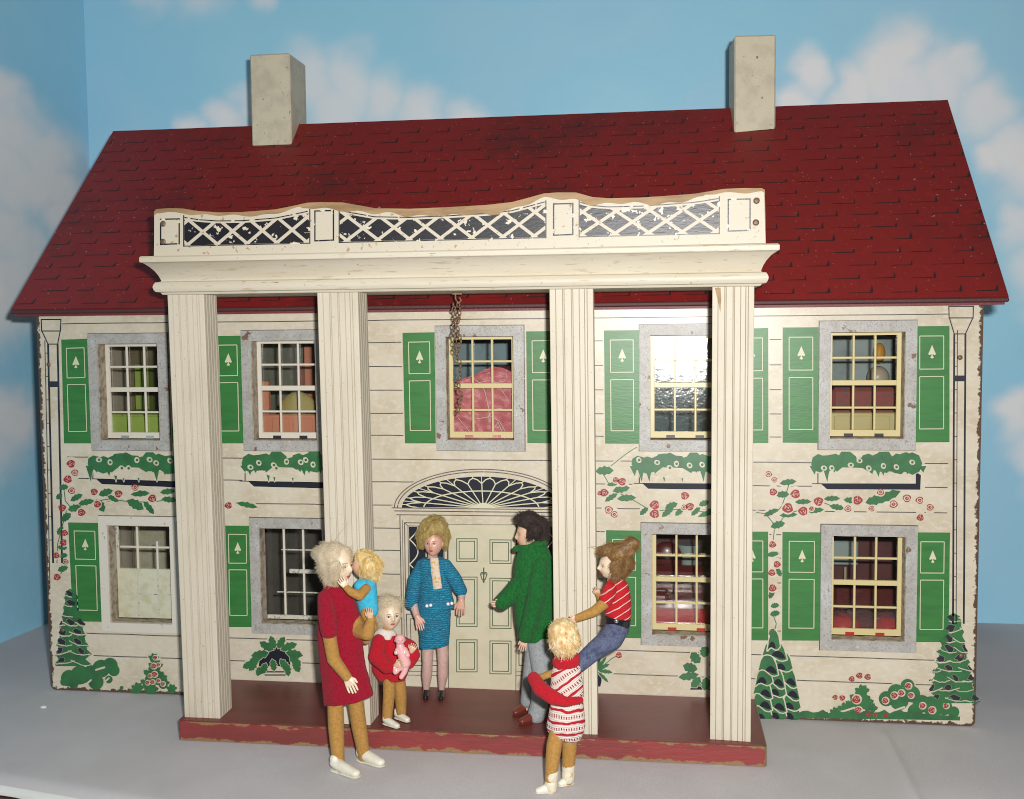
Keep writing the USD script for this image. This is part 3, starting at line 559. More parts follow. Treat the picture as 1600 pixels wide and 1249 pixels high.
vine([(972, 753, 7), (962, 750, 5), (944, 770, 7), (937, 771, 4), (951, 797, 7, 0), (960, 804, 6, 0), (1023, 789, 8), (1023, 803, 8), (1070, 775, 7), (1078, 792, 7), (1069, 793, 5, 0)],
     [(930, 737, 27, 13, -3), (948, 758, 16, 6, -5), (957, 768, 26, 11, -12), (945, 784, 22, 8, -32), (964, 780, 28, 10, -4), (1000, 805, 16, 8, -42), (1034, 808, 22, 9, -38), (1039, 795, 20, 10, -22), (1055, 806, 16, 8, -40), (1080, 806, 18, 8, -42), (1092, 790, 16, 9, -20), (1090, 808, 40, 9, -20)],
     [[(943, 742), (952, 757)], [(970, 772), (990, 782), (1010, 794)], [(1030, 798), (1066, 796), (1100, 800)], [(955, 728), (965, 720), (975, 712), (985, 705), (995, 699)]])
vine([(1201, 741, 5.5, 0), (1210, 750, 5, 0), (1208, 769, 6.5), (1243, 772, 8), (1231, 794, 9), (1255, 799, 8), (1268, 795, 4), (1279, 784, 8), (1340, 782, 8), (1325, 795, 6, 0), (1376, 769, 6, 0), (1396, 788, 7, 0), (1417, 779, 7, 0), (1437, 782, 6.5, 0), (1453, 793, 6, 0), (1438, 809, 6), (1362, 795, 5, 0), (1207, 851, 6), (1214, 882, 6), (1206, 895, 6), (1207, 919, 6.5)],
     [(1218, 756, 25, 9, -8), (1212, 774, 20, 10, -4), (1193, 807, 24, 8, -26), (1218, 806, 26, 8, -4), (1242, 785, 24, 8, -2), (1262, 800, 24, 8, -8), (1287, 780, 24, 8, -2), (1296, 791, 22, 9, 10), (1318, 781, 20, 9, 8), (1352, 786, 30, 14, -12), (1366, 786, 42, 14, -24), (1204, 824, 22, 11, -16), (1206, 862, 8, 18, 80), (1213, 888, 14, 8, 60), (1202, 936, 16, 8, -62), (1204, 948, 13, 8, -10), (1203, 961, 15, 9, -12), (1203, 994, 12, 8, -60)],
     [[(1233, 756), (1229, 770), (1222, 790), (1214, 800)], [(1182, 801), (1196, 803), (1206, 815), (1211, 822)], [(1225, 807), (1218, 818)], [(1210, 828), (1208, 845)], [(1207, 958), (1213, 975), (1211, 983)], [(1240, 800), (1255, 796), (1270, 797)], [(1285, 785), (1300, 791)]])

def windowbox(x0, x1, y0, y1, bar, seed, right=True):
    r = random.Random(seed); g = []; x = x0 + 8
    ymid = (y0 + y1) / 2 - 2
    while x < x1 - 6: rr = r.uniform(10, 16); g.append(affinity.rotate(affinity.scale(Point(x, ymid - r.uniform(-3, 3)).buffer(rr, quad_segs=2), 1.15, 1), r.uniform(0, 90))); x += r.uniform(9, 15)
    u = unary_union(g).intersection(sbox(x0 - 10, y0, x1 + 10, y1 - 4))
    dr = []; x = x0
    while x < x1: l = r.uniform(5, 14) if r.random() < .85 else 22; dr.append(Polygon([(x - 7, ymid + 4), (x + 6, ymid + 4), (x + 2.5, ymid + 6 + l * .6), (x + 1, ymid + 7 + l), (x - 1.5, ymid + 6 + l * .7)])); x += r.uniform(6, 13)
    mid = Polygon([(x0 + 35, ymid + 16), (x0 + 45, ymid + 8), (x0 + 75, ymid + 9), (x0 + 90, ymid + 18), (x0 + 60, ymid + 24)]); 
    u = unary_union([u] + dr).difference(mid.buffer(2)).buffer(.8).buffer(-.8)
    fl = []; x = x0 + 12
    for k in range(8): fl.append((x + r.uniform(-7, 7), ymid + r.uniform(-6, 8))); x += (x1 - x0 - 20) / 7.5
    spots = unary_union([affinity.rotate(affinity.scale(Point(a, b).buffer(4.6, quad_segs=2), 1.1, .9), r.uniform(0, 90)) for a, b in fl]); eyes = unary_union([Point(a + .3, b).buffer(2.1) for a, b in fl])
    w = obj('window_box_print', printed(u.difference(spots).union(eyes), 3), 'print_leaf', house)
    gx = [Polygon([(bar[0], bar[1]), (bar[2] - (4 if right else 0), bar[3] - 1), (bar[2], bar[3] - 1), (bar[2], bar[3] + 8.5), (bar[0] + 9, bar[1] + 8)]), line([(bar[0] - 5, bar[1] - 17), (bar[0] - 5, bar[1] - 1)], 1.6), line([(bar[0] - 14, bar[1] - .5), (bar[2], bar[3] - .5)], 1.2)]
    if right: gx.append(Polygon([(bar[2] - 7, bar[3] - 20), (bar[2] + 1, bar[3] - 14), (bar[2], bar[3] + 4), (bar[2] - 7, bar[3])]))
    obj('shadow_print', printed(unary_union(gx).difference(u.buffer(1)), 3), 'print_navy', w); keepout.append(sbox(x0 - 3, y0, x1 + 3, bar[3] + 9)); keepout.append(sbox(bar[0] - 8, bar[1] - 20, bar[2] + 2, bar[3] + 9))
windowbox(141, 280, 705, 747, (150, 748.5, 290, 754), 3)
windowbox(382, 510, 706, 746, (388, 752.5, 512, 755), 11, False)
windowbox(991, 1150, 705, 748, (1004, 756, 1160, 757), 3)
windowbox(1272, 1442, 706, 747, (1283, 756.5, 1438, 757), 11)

def conifer(ap, base_y, xl, xr, rows, seed, name='pine_print', lean=0, round_=False):
    r = random.Random(seed); G, K = Polygon(), Polygon()
    items = []
    for k in range(rows):
        t = (k + .5) / rows; y = ap[1] + (base_y - ap[1]) * (k + .6) / rows; 
        wd = (math.sin(min(1, t * 1.25) * math.pi / 2) ** .9 if round_ else t * .72 + .28)
        cl = ap[0] + (xl - ap[0]) * wd; cr = ap[0] + (xr - ap[0]) * wd; n = max(1, round((cr - cl) / (21 if round_ else 24)))
        for j in range(n):
            a, b = cl + (cr - cl) * j / n, cl + (cr - cl) * (j + 1) / n; items.append((a - 4, b + 4, y + r.uniform(-3, 3), (base_y - ap[1]) / rows * (1.5 if round_ else 1.5), r.choice((-1, 1))))
    for (a, b, y, h, sgn) in items[::-1] if round_ else items:
        c = (a + b) / 2; d = sgn * h * .22
        if round_: p = Polygon([(a + (b - a) * t, y + h * .5 - h * math.sin(math.pi * t) ** .6 + d * (t - .5)) for t in np.linspace(0, 1, 9)] + [(b - (b - a) * t, y + h * .5 + h * .12 * math.sin(math.pi * t * 2) + d * (.5 - t)) for t in np.linspace(0, 1, 7)]).buffer(0)
        else: p = Polygon([(a, y + h * .45 + d), (a + (b - a) * .3, y - h * .3), (c, y - h * .55), (b - (b - a) * .25, y - h * .2), (b, y + h * .5 - d), (c + 3, y + h * .28), (c - 5, y + h * .42)]).buffer(0)
        lo = affinity.translate(affinity.scale(p, .6, .36), (b - a) * .14 * sgn, h * .27).intersection(p)
        G = G.difference(p.buffer(1.9)).union(p.difference(lo)); K = K.difference(p.buffer(1.9)).union(lo)
    pr = obj(name, printed(G, 3), 'print_leaf', house); obj('shade_print', printed(K, 3.4), 'print_navy', pr); keepout.append(unary_union([G, K]).buffer(2))
def pine(ap, base_y, xl, xr, rows, seed):
    """Stencilled pine: a ragged outline cut into drooping boughs by unprinted lines, with dark patches below the boughs."""
    r = random.Random(seed); L_, R_ = [], []; hgt = base_y - ap[1]
    for k in range(rows):
        t0, t1 = (k + .35) / rows, (k + 1) / rows
        for side, out, xe in ((-1, L_, xl), (1, R_, xr)):
            w0, w1 = (xe - ap[0]) * (t0 * .62 + .24), (xe - ap[0]) * (t1 * .76 + .26); out += [(ap[0] + w0 * r.uniform(.8, 1), ap[1] + hgt * t0), (ap[0] + w1 * r.uniform(.9, 1.06), ap[1] + hgt * (t1 - .01) + r.uniform(-2, 3)), (ap[0] + w1 * .86, ap[1] + hgt * t1 + 1)]
    sil = Polygon([ap] + R_ + L_[::-1]).buffer(0); cuts, dk = [], []
    for k in range(1, rows + 1):
        t = k / rows; y = ap[1] + hgt * t; a, b = ap[0] + (xl - ap[0]) * (t * .8 + .24), ap[0] + (xr - ap[0]) * (t * .8 + .24); n = max(1, round((b - a) / 26)); sh = r.uniform(-.3, .3)
        for q in range(-1, n + 1):
            x0, x1 = a + (b - a) * (q + sh) / n, a + (b - a) * (q + 1.15 + sh) / n; sg = r.choice((-1, 1)); d = r.uniform(3, 7) * sg; m = r.uniform(2, 5)
            pts = [(x0 + (x1 - x0) * u, y - 5 + d * (u - .5) + m * math.sin(math.pi * u) + r.uniform(-.6, .6)) for u in np.linspace(0, 1, 8)]; cuts.append(rline(pts, r.uniform(1.1, 1.9)))
            if r.random() < .75: c = (x0 + x1) / 2 + r.uniform(-3, 3); l = r.uniform(5, 9); dk.append(Polygon([(c - l, y - 8 + d * -.5), (c - l * .2, y - 13), (c + l, y - 10 + d * .4), (c + l * .8, y - 4 + d * .5), (c + l * .1, y - 3 + m), (c - l * .4, y - 5)]).buffer(0))
    cu = unary_union(cuts); dku = unary_union(dk).intersection(sil.buffer(2)).difference(cu.buffer(.4)); G = sil.difference(cu).difference(dku.buffer(.3))
    pr = obj('pine_print', printed(G, 3), 'print_leaf', house); obj('shade_print', printed(dku, 3.4), 'print_black', pr); keepout.append(sil.buffer(2))
pine((109, 920), 1040, 84, 146, 8, 5)
pine((1490, 958), 1098, 1446, 1530, 9, 8)
conifer((1208, 985), 1119, 1180, 1247, 7, 2, round_=True)
CL = [4]
def clump(pts, flowers, holes=(), jit=0, seed=1, dots=None):
    CL[0] += 1
    g = unary_union([Point(x, y).buffer(rr, quad_segs=4) for x, y, rr in pts] ); 
    if jit: g = unary_union([g] + [jag(x, y, rr * 1.5, rr * .9, a) for (x, y, rr) in pts for a in (-150, -100, -60, -20)])
    halo = unary_union([Point(x + .8, y).buffer(rr + 1.1) for x, y, rr in flowers]) if flowers else Polygon()
    g = g.difference(halo)
    for h in holes: g = g.difference(rline(h, 3))
    b = obj('bush_print', printed(g, CL[0]), 'print_leaf', house); keepout.append(g.buffer(2))
    for x, y, rr in flowers: obj('flower_print', printed(rose(x, y, rr), CL[0] + .5), 'print_red', b)
clump([(108, 1060, 13), (125, 1055, 15), (142, 1055, 15), (158, 1045, 14), (172, 1040, 12), (178, 1048, 9), (150, 1066, 12), (115, 1068, 8), (170, 1062, 6), (100, 1066, 6), (190, 1075, 3)], [], [[(150, 1047), (163, 1043)], [(134, 1070), (142, 1063)], [(163, 1066), (170, 1060)]])
clump([(240, 1030, 6), (243, 1043, 8), (238, 1056, 10), (248, 1062, 9), (232, 1070, 9), (215, 1077, 7), (255, 1070, 7), (268, 1078, 6), (210, 1081, 5), (236, 1080, 8)], [(242, 1028, 3.5), (240, 1041, 4.5), (247, 1039, 3), (241, 1054, 4.5), (234, 1056, 3), (238, 1066, 3.5), (230, 1067, 3.5), (247, 1064, 3), (254, 1069, 3.5)], jit=1)
clump([(1347, 1082, 8), (1343, 1095, 11), (1335, 1104, 10), (1352, 1100, 9), (1320, 1110, 8), (1305, 1114, 6), (1290, 1118, 4), (1360, 1110, 8), (1340, 1116, 7), (1280, 1120, 3)], [(1331, 1061, 5), (1343, 1056, 5.5), (1356, 1058, 5.5), (1305, 1090, 4.5), (1316, 1091, 5), (1338, 1093, 7), (1341, 1110, 5.5), (1357, 1116, 4.5), (1368, 1117, 4)], [[(1305, 1114), (1320, 1111), (1335, 1106)]], jit=1)
clump([(1418, 1072, 11), (1400, 1082, 13), (1385, 1092, 12), (1405, 1095, 15), (1425, 1085, 13), (1440, 1100, 14), (1455, 1103, 15), (1475, 1105, 13), (1490, 1113, 9), (1430, 1112, 12), (1405, 1117, 8), (1380, 1119, 5), (1460, 1116, 9)], [(1419, 1072, 5), (1408, 1083, 5), (1397, 1087, 5.5), (1423, 1087, 4.5), (1383, 1095, 5), (1441, 1103, 5), (1456, 1110, 5.5), (1478, 1103, 4.5), (1384, 1119, 4)], [[(1375, 1106), (1390, 1113), (1413, 1105)]])
gr = Polygon([(1246, 1119)] + [(1246 + k * 8, 1115 - (k % 3) * 2.2 - (k % 2) * 1.5) for k in range(20)] + [(1500, 1120), (1500, 1126), (1246, 1122)]); obj('grass_print', printed(gr.buffer(0), 4), 'print_leaf', house); keepout.append(gr.buffer(2))
# plants printed behind the dolls
def sprig(leaves, black, extra=None, flower=None):
    g = unary_union([jag(*q) for q in leaves]); k = unary_union([Polygon(q) for q in black]) if black else Polygon()
    s = obj('plant_print', printed(g, 4), 'print_leaf', house); keepout.append(g.buffer(2))
    if black: obj('shade_print', printed(k.difference(g.buffer(.8)), 3), 'print_navy', s)
    if flower: obj('flower_print', printed(rose(*flower), 4), 'print_red', s)
sprig([(428, 1016, 24, 12, -150), (430, 1014, 20, 11, -110), (434, 1014, 20, 11, -60), (438, 1016, 26, 12, -20), (446, 1020, 26, 12, 10), (420, 1020, 26, 13, 170), (408, 1022, 22, 12, 140), (400, 1030, 20, 12, 120), (396, 1034, 18, 11, 150), (452, 1026, 22, 12, 40), (458, 1034, 18, 11, 60), (416, 1036, 18, 11, 115), (425, 1030, 18, 10, 80), (438, 1030, 20, 11, 60), (447, 1036, 20, 10, 80), (405, 1042, 14, 9, 100)],
    [[(406, 1026), (420, 1012), (440, 1010), (452, 1024), (454, 1044), (430, 1040), (404, 1044)], [(410, 1049), (450, 1049), (449, 1051), (411, 1051)], [(413, 1054), (447, 1054), (446, 1056), (414, 1056)]])
sprig([(934, 1046, 20, 5, -80), (934, 1046, 22, 5, -55), (933, 1047, 20, 6, -25), (934, 1048, 22, 6, 8), (934, 1050, 22, 5, 45), (933, 1044, 22, 4, -100)], [[(934, 1054), (939, 1054), (940, 1064), (938, 1073), (933, 1073)]], flower=(967, 1024, 5.5))
obj('stem_print', printed(rline([(943, 1040), (955, 1030), (962, 1026)], 1.2), 3), 'print_line_green', house)
sprig([(1090, 1046, 22, 15, 195), (1094, 1036, 20, 15, -130), (1100, 1028, 18, 14, -80), (1092, 1054, 30, 12, 172), (1094, 1058, 20, 13, 130), (1104, 1058, 20, 14, 100), (1108, 1040, 20, 16, -20)], [[(1078, 1078), (1084, 1066), (1112, 1066), (1118, 1078)]])
KO = unary_union([k.buffer(0) for k in keepout])
sid = []
for y in ly:
    z = onY(600, y, 0)[2]; a, b = to_px(.022, z), to_px(W - .022, z)
    n = 60; pts = [(a[0] + (b[0] - a[0]) * k / n, a[1] + (b[1] - a[1]) * k / n + rnd.uniform(-.25, .25)) for k in range(n + 1)]
    sid.append(line(pts, 1.55))
obj('siding_line_print', printed(unary_union(sid).difference(KO), 1), 'print_line', house)
for x, y in ((76, 570), (1500, 559), (98, 985), (1502, 1025)):
    c = onY(x, y, 0); obj('nail', tm(m3.Manifold.sphere(.0018, 12).scale((1, .45, 1)).translate((c[0], -.0002, c[2]))), 'nail', house, smooth=True)

# ------------------------------------------------------------------ porch
ps = sbox(.1518, -D, .5639, -.0004).buffer(-.003).buffer(.003, quad_segs=5)
ps = unary_union([ps, sbox(.1518, -.02, .5639, -.0004)])
pb = trimesh.creation.extrude_polygon(ps, HB - .0008, engine='earcut')
obj('porch_floor', pb, 'porch_front', house, smooth=30)
pt = trimesh.creation.extrude_polygon(ps.buffer(-.0008), .0008, engine='earcut'); pt.apply_translation((0, 0, HB - .0008 + .00001)); obj('porch_top', pt, 'porch_top', house)
def column(bx0, bx1, tx0, tx1, yaw=0, label=None):
    w, d = (bx1 - bx0 + tx1 - tx0) / 2, .022; g = sbox(-w / 2, 0, w / 2, d).buffer(-.0005).buffer(.0005, quad_segs=3)
    cuts = []
    for u in (.14, .30, .335, .50, .535, .68, .80, .86): x = -w / 2 + w * u; cuts.append(Polygon([(x - .00055, -.001), (x, .0009), (x + .00055, -.001)]))
    for u in (.2, .42, .6, .8):
        for sx in (-1, 1): x = sx * w / 2; y = d * u; cuts.append(Polygon([(x + sx * .001, y - .0006), (x - sx * .0009, y), (x + sx * .001, y + .0006)]))
    g = g.difference(unary_union(cuts)); m = trimesh.creation.extrude_polygon(g, 1, engine='earcut'); v = np.asarray(m.vertices).copy()
    c, s = math.cos(yaw), math.sin(yaw); xy = np.c_[c * v[:, 0] - s * v[:, 1], s * v[:, 0] + c * v[:, 1]]
    t = v[:, 2]; z = HB + .0001 + t * (.3171 - HB - .0002); cx = (bx0 + bx1) / 2 * (1 - t) + (tx0 + tx1) / 2 * t
    obj('column', trimesh.Trimesh(np.c_[xy[:, 0] + cx, xy[:, 1] - .0838, z], m.faces, process=False), 'column_paint', house, label=label)
column(.1550, .1812, .1514, .1790, 0, 'outer left column'); column(.2630, .2928, .2608, .2890, -.02, 'column left of the door'); column(.4222, .4519, .4212, .4495, .03, 'column right of the door'); column(.5271, .5534, .5273, .5546, -.07, 'outer right column, chipped at the top')
obj('paint_chip', printed(Polygon([(1117, 450), (1126, 450), (1127, 468), (1125.5, 488), (1122, 470)]), 1, Y=-.0842), 'worn_wood', house, label='bare wood chip at the top of the outer right column')
# lintel: a mitred moulding
prof = [(.0, .3170), (.0012, .3172), (.0022, .3186), (.0046, .3190), (.0056, .3205), (.0060, .3222), (.0056, .3240), (.0046, .3256), (.0020, .3262), (.0016, .3268), (.0020, .3280), (.0030, .3305), (.0048, .3335), (.0072, .3362), (.0096, .3382), (.0104, .3388), (.0118, .3392), (.0121, .3400), (.0121, .3424), (.0112, .3434), (.0, .3438)]
LX0, LX1, LY0, LY1 = .1512, .5566, -.0862, -.0142
def ring(o, z): return [(LX0 - o, LY0 - o, z), (LX1 + o, LY0 - o, z), (LX1 + o, LY1, z), (LX0 - o, LY1, z)]
lv, lf = [], []
for i, (o, z) in enumerate(prof):
    lv += ring(o, z)
    if i:
        for k in range(4): a, b = (i - 1) * 4 + k, (i - 1) * 4 + (k + 1) % 4; lf += [[a, b, b + 4], [a, b + 4, a + 4]]
lf += [[0, 2, 1], [0, 3, 2]]; q = (len(prof) - 1) * 4; lf += [[q, q + 1, q + 2], [q, q + 2, q + 3]]
lin = trimesh.Trimesh(np.array(lv), np.array(lf), process=False); obj('lintel', lin, 'cornice_paint', house, smooth=35)
c = onY(694, 408, -.0900); obj('nail', tm(m3.Manifold.sphere(.0014, 10).scale((1, .5, 1)).translate((c[0], -.0905, c[2]))), 'nail', house, smooth=True)
# balustrade board with waved top, its front printed
BY = -.0890
top = [(240.5, 331), (244, 327), (262, 325.5), (285, 326), (310, 330), (340, 332), (380, 331.5), (430, 327.5), (460, 321.5), (480, 317), (500, 316), (535, 316.5), (560, 321), (585, 325.5), (640, 326.5), (700, 324), (760, 320.5), (800, 316), (830, 308), (850, 302.5), (870, 301), (900, 301), (925, 308), (950, 310), (1000, 309), (1045, 306), (1085, 303), (1110, 299), (1130, 295.5), (1160, 294), (1190, 294), (1195, 297)]
bot = [(1197, 371.5), (241, 394.5)]
wp = [tuple(onY(x, y, BY)[[0, 2]]) for x, y in top + bot]; zb = .3430
wp[-2] = (wp[-2][0], zb); wp[-1] = (wp[-1][0], zb)
bp = Polygon(wp).buffer(0)
bal = obj('balustrade', extrudeY(bp, BY, BY + .010), 'worn_wood', house)
wav = lambda x: 10 + 2.5 * math.sin(x * .05) + 2 * math.sin(x * .13 + 1) + (5 if 690 < x < 780 else 0)
def topline(dy):
    xs = np.array([p[0] for p in top]); ys = np.array([p[1] for p in top]); X = np.linspace(241, 1194, 240); return [(x, np.interp(x, xs, ys) + (dy(x) if callable(dy) else dy)) for x in X]
face = Polygon(topline(lambda x: wav(x) * (1.0 if 470 < x < 1100 else .6)) + [(1196, 380), (240.5, 402)]).buffer(0)
obj('painted_face', printed(face, 1, Y=BY), 'balustrade_paint', bal)
fields = [(288, 483), (531, 852), (906, 1123)]
def bl(x): return 394 - (x - 240) * .0235       # bottom edge line
topf = Polygon(topline(17) + [(1196, 600), (240, 600)]).buffer(0)
for a, b in fields:
    fld = Polygon([(a, 250), (b, 250), (b, bl(b) - 9), (a, bl(a) - 9)]).intersection(topf)
    st, x0_, sl_ = {288: (46.5, 317, .84), 531: (48.8, 567, .76), 906: (52.6, 935.6, .66)}[a]; lat = []
    for k in range(-3, 10):
        x = x0_ + k * st; ym = bl(x) - 29.5
        for sg in (-1, 1): lat.append(line([(x - 46, ym - sg * 46 * sl_), (x + 46, ym + sg * 46 * sl_)], 5.0))
    obj('lattice_print', printed(fld.difference(unary_union(lat)), 2, Y=BY), 'chipped_black', bal)
    fo = [line([(a, bl(a) - 8), (b, bl(b) - 8)], 1.5), line([(a - 1, np.interp(a, [p[0] for p in top], [p[1] for p in top]) + 10), (a - 1, bl(a) - 7)], 1.8), line([(b + 1, np.interp(b, [p[0] for p in top], [p[1] for p in top]) + 10), (b + 1, bl(b) - 7)], 1.8)]
    fo.append(LineString([p for p in topline(13.5) if a < p[0] < b]).buffer(.8))
    obj('outline_print', printed(unary_union(fo).intersection(face), 3, Y=BY), 'chipped_black', bal)
for a, b, t_ in ((251, 280, 343), (492, 521, 330), (865, 895, 319), (1138, 1172, 312)):
    obj('outline_print', printed(Polygon([(a, t_), (b, t_ - .8), (b, bl(b) - 12), (a, bl(a) - 11.5)]).exterior.buffer(1.1, join_style=2), 2, Y=BY), 'chipped_black', bal)
for x, y in ((255, 350), (255, 378), (1182, 314), (1181, 348)):
    c = onY(x, y, BY); obj('nail', tm(m3.Manifold.sphere(.0021, 12).scale((1, .4, 1)).translate((c[0], BY - .0004, c[2]))), 'nail', bal, smooth=True)

# ------------------------------------------------------------------ chain hanging under the porch
CHY = -.045
hk = onY(716, 468, CHY); chain = thing('hanging_chain', (hk[0], CHY, .300), 'rusty brown chain hanging from the porch ceiling in front of the upper middle window', 'chain')
obj('hook', tube([(hk[0] - .002, CHY, .3168), (hk[0] - .002, CHY, .3128), (hk[0], CHY, .3095), (hk[0] + .0022, CHY, .3115), (hk[0] + .001, CHY, .3135)], .0007), 'rust_chain', chain, smooth=True)
obj('plate', box3(hk[0] - .004, hk[0] + .003, CHY - .002, CHY + .002, .3157, .3169), 'rust_chain', chain)
def link(c, ang, tip, s=.86):
    u, v = np.meshgrid(np.linspace(0, 2 * np.pi, 17)[:-1], np.linspace(0, 2 * np.pi, 7)[:-1], indexing='ij'); R, r = .0017 * s, .00046
    x = (R * .72 + r * np.cos(v)) * np.cos(u); z = (R * 1.28 + r * np.cos(v)) * np.sin(u); y = r * np.sin(v); P = np.stack([x, y, z], -1).reshape(-1, 3)
    i = np.arange(16)[:, None] * 6 + np.arange(6); i2 = np.roll(i, -1, 0); f = np.stack([i, i2, np.roll(i2, -1, 1), np.roll(i, -1, 1)], -1).reshape(-1, 4)
    m = trimesh.Trimesh(P, np.vstack([f[:, :3], f[:, [0, 2, 3]]]), process=False); m.apply_transform(trimesh.transformations.rotation_matrix(ang, (0, 0, 1))); m.apply_transform(trimesh.transformations.rotation_matrix(tip, (0, 1, 0))); m.apply_translation(c); return m
z = .3085; k = 0; zend = onY(716, 642, CHY)[2]
while z > zend:
    dx = .0012 * math.sin(k * .9) + .0004 * math.sin(k * 2.3); obj('link', link((hk[0] + dx, CHY, z), (math.pi / 2 if k % 2 else 0) + .5, .22 * math.sin(k * 1.7)), 'rust_chain', chain, smooth=True); z -= .0029; k += 1
z = .3085; k = 0
while z > onY(716, 548, CHY)[2]:
    dx = .0030 + .0011 * math.sin(k * .9 + 2); obj('link', link((hk[0] - .001 - dx * .6, CHY - .0022, z), (0 if k % 2 else math.pi / 2) + .4, .3 * math.sin(k * 2.1)), 'rust_chain', chain, smooth=True); z -= .0029; k += 1

# ------------------------------------------------------------------ toy furniture behind the windows
def fbox(xa, xb, yt, yb, Y, dep, bevel=.0008, zfloor=None):
    a, b = onY(xa, yt, Y), onY(xb, yb, Y); return box3(a[0], b[0], Y, Y + dep, zfloor if zfloor is not None else b[2], a[2], bevel)
UPF, LOF = .1614, .0064
def furn(name, label, cat, xa, xb, Y, floor): c = onY((xa + xb) / 2, 650, Y); return thing(name, (c[0], Y, floor), label, cat)
t = furn('toy_cabinet', 'lime green toy cabinet with a flat top behind the upper left window', 'toy cabinet', 165, 250, .035, UPF)
obj('cabinet_body', fbox(160, 262, 650, 700, .035, .062, zfloor=UPF), 'lime', t)
for xa, xb in ((161, 190), (192, 223), (225, 261)): obj('top_panel', box3(onY(xa, 640, .036)[0], onY(xb, 640, .036)[0], .0362, .094, onY(200, 649.2, .035)[2] - .0004, onY(200, 649.2, .035)[2] + .0006), 'lime', t)
t = furn('toy_cupboard', 'tall lime green toy cupboard standing behind the low cabinet, upper left window', 'toy cupboard', 200, 225, .103, UPF)
obj('cupboard_body', fbox(209, 222, 570, 640, .103, .012, zfloor=UPF), 'lime', t); obj('cupboard_door', fbox(222.6, 233, 572, 640, .104, .011, zfloor=UPF), 'lime_dark', t)
t = furn('toy_bed', 'salmon pink toy bed with bed posts behind the second upper window', 'toy bed', 410, 495, .03, UPF)
obj('footboard', fbox(405, 500, 648, 690, .03, .004, zfloor=UPF), 'salmon', t); obj('bed_post', fbox(404, 421, 596, 690, .036, .006, zfloor=UPF), 'salmon', t); obj('bed_base', fbox(408, 500, 655, 690, .043, .06, zfloor=UPF), 'brick_brown', t)
for xa, xb in ((425, 452), (458, 488)): obj('drawer_front', fbox(xa, xb, 654, 676, .0288, .001, .0003), 'salmon', t)
obj('headboard', fbox(462, 500, 570, 640, .10, .005, zfloor=UPF), 'brick_brown', t); obj('headboard', fbox(474, 492, 542, 600, .098, .002, zfloor=UPF), 'salmon', t)
def dome(px, py, Y, rx, ry, rd): c = onY(px, py, Y); k = mpp(px, py, Y); return tm(m3.Manifold.sphere(1, 28).scale((rx * k, rd * k, ry * k)).translate(tuple(c)))
tag_ = obj('toy_cushion', dome(466, 640, .05, 30, 28, 14), 'olive_cloth', smooth=True, label='rounded olive yellow cushion on the salmon toy bed, second upper window', cat='cushion')
bm = [(700, 688), (700, 602), (712, 597), (728, 590), (742, 586), (756, 578), (772, 573), (786, 575), (800, 582), (806, 600), (806, 688)]
bw = Polygon([tuple(onY(x, y, .022)[[0, 2]]) for x, y in bm]); bt = extrudeY(bw, .022, .055)
bt = trimesh.Trimesh(*trimesh.remesh.subdivide_to_size(bt.vertices, bt.faces, .003)); v = np.asarray(bt.vertices); v[:, 1] += (meshkit.fbm(v * 130, 3) - .5) * .006; bt = trimesh.Trimesh(v, bt.faces, process=False)
t = furn('pink_bundle', 'pink wrapped bundle tied with pale threads behind the upper middle window', 'bundle', 700, 800, .03, UPF)
obj('wrapping', bt, 'pink_wrap', t, smooth=50)
for pts in ([(716, 654), (734, 675), (738, 686)], [(747, 600), (757, 610), (764, 640), (764, 660)], [(765, 590), (780, 605), (792, 622)], [(745, 655), (762, 652), (772, 640), (785, 638)], [(765, 650), (780, 658), (790, 676)], [(768, 600), (790, 595)], [(770, 672), (778, 660), (790, 690)], [(735, 588), (748, 598), (760, 596)]):
    obj('thread', tube([onY(x, y, .0185) for x, y in pts], .00030, 6), 'thread', t)
t = furn('toy_bed', 'cream toy bed with panelled end and dull red spread behind the upper right window', 'toy bed', 1305, 1390, .035, UPF)
obj('end_board', fbox(1298, 1400, 645, 690, .035, .005, zfloor=UPF), 'butter', t)
for xa, xb in ((1304, 1328), (1332, 1360), (1363, 1390)): obj('end_panel', fbox(xa, xb, 650, 672, .0338, .001, .0003), 'butter', t)
obj('bed_spread', fbox(1300, 1402, 606, 640, .0455, .05, .003, zfloor=UPF + .01), 'red_spread', t)
t = furn('toy_lamp', 'round bone coloured toy lamp with orange top behind the upper right window', 'toy lamp', 1370, 1380, .10, UPF)
zb_ = onY(1375, 606, .10)[2]
obj('lamp_base', dome(1372, 590, .104, 17, 18, 15), 'bone', t, smooth=True); obj('lamp_shade', dome(1374, 552, .104, 9, 16, 8), 'orange_shade', t, smooth=True)
t = furn('toy_sofa', 'shiny red toy sofa with dark back behind the lower window right of the door', 'toy sofa', 1025, 1105, .035, LOF)
obj('seat_front', fbox(1015, 1112, 952, 1000, .033, .03, .002, zfloor=LOF), 'toy_red', t); obj('seat_back', fbox(1010, 1125, 885, 960, .075, .012, .004, zfloor=LOF), 'toy_maroon', t)
obj('arm', fbox(1012, 1045, 925, 990, .064, .01, .003, zfloor=LOF), 'toy_maroon', t)
obj('toy_armchair', dome(1042, 872, .100, 24, 26, 10), 'toy_maroon', smooth=True, label='dark maroon rounded chair back behind the lower window right of the door', cat='toy chair')
def cone_shade(px, y0, y1, r0, r1, Y):
    k = mpp(px, (y0 + y1) / 2, Y); a, b = onY(px, y1, Y), onY(px, y0, Y); return tm(m3.Manifold.cylinder(b[2] - a[2], r0 * k, r1 * k, 28).translate(tuple(a)))
t = furn('toy_lamp', 'toy lamp with pale green shade behind the lower window right of the door', 'toy lamp', 1070, 1080, .105, LOF)
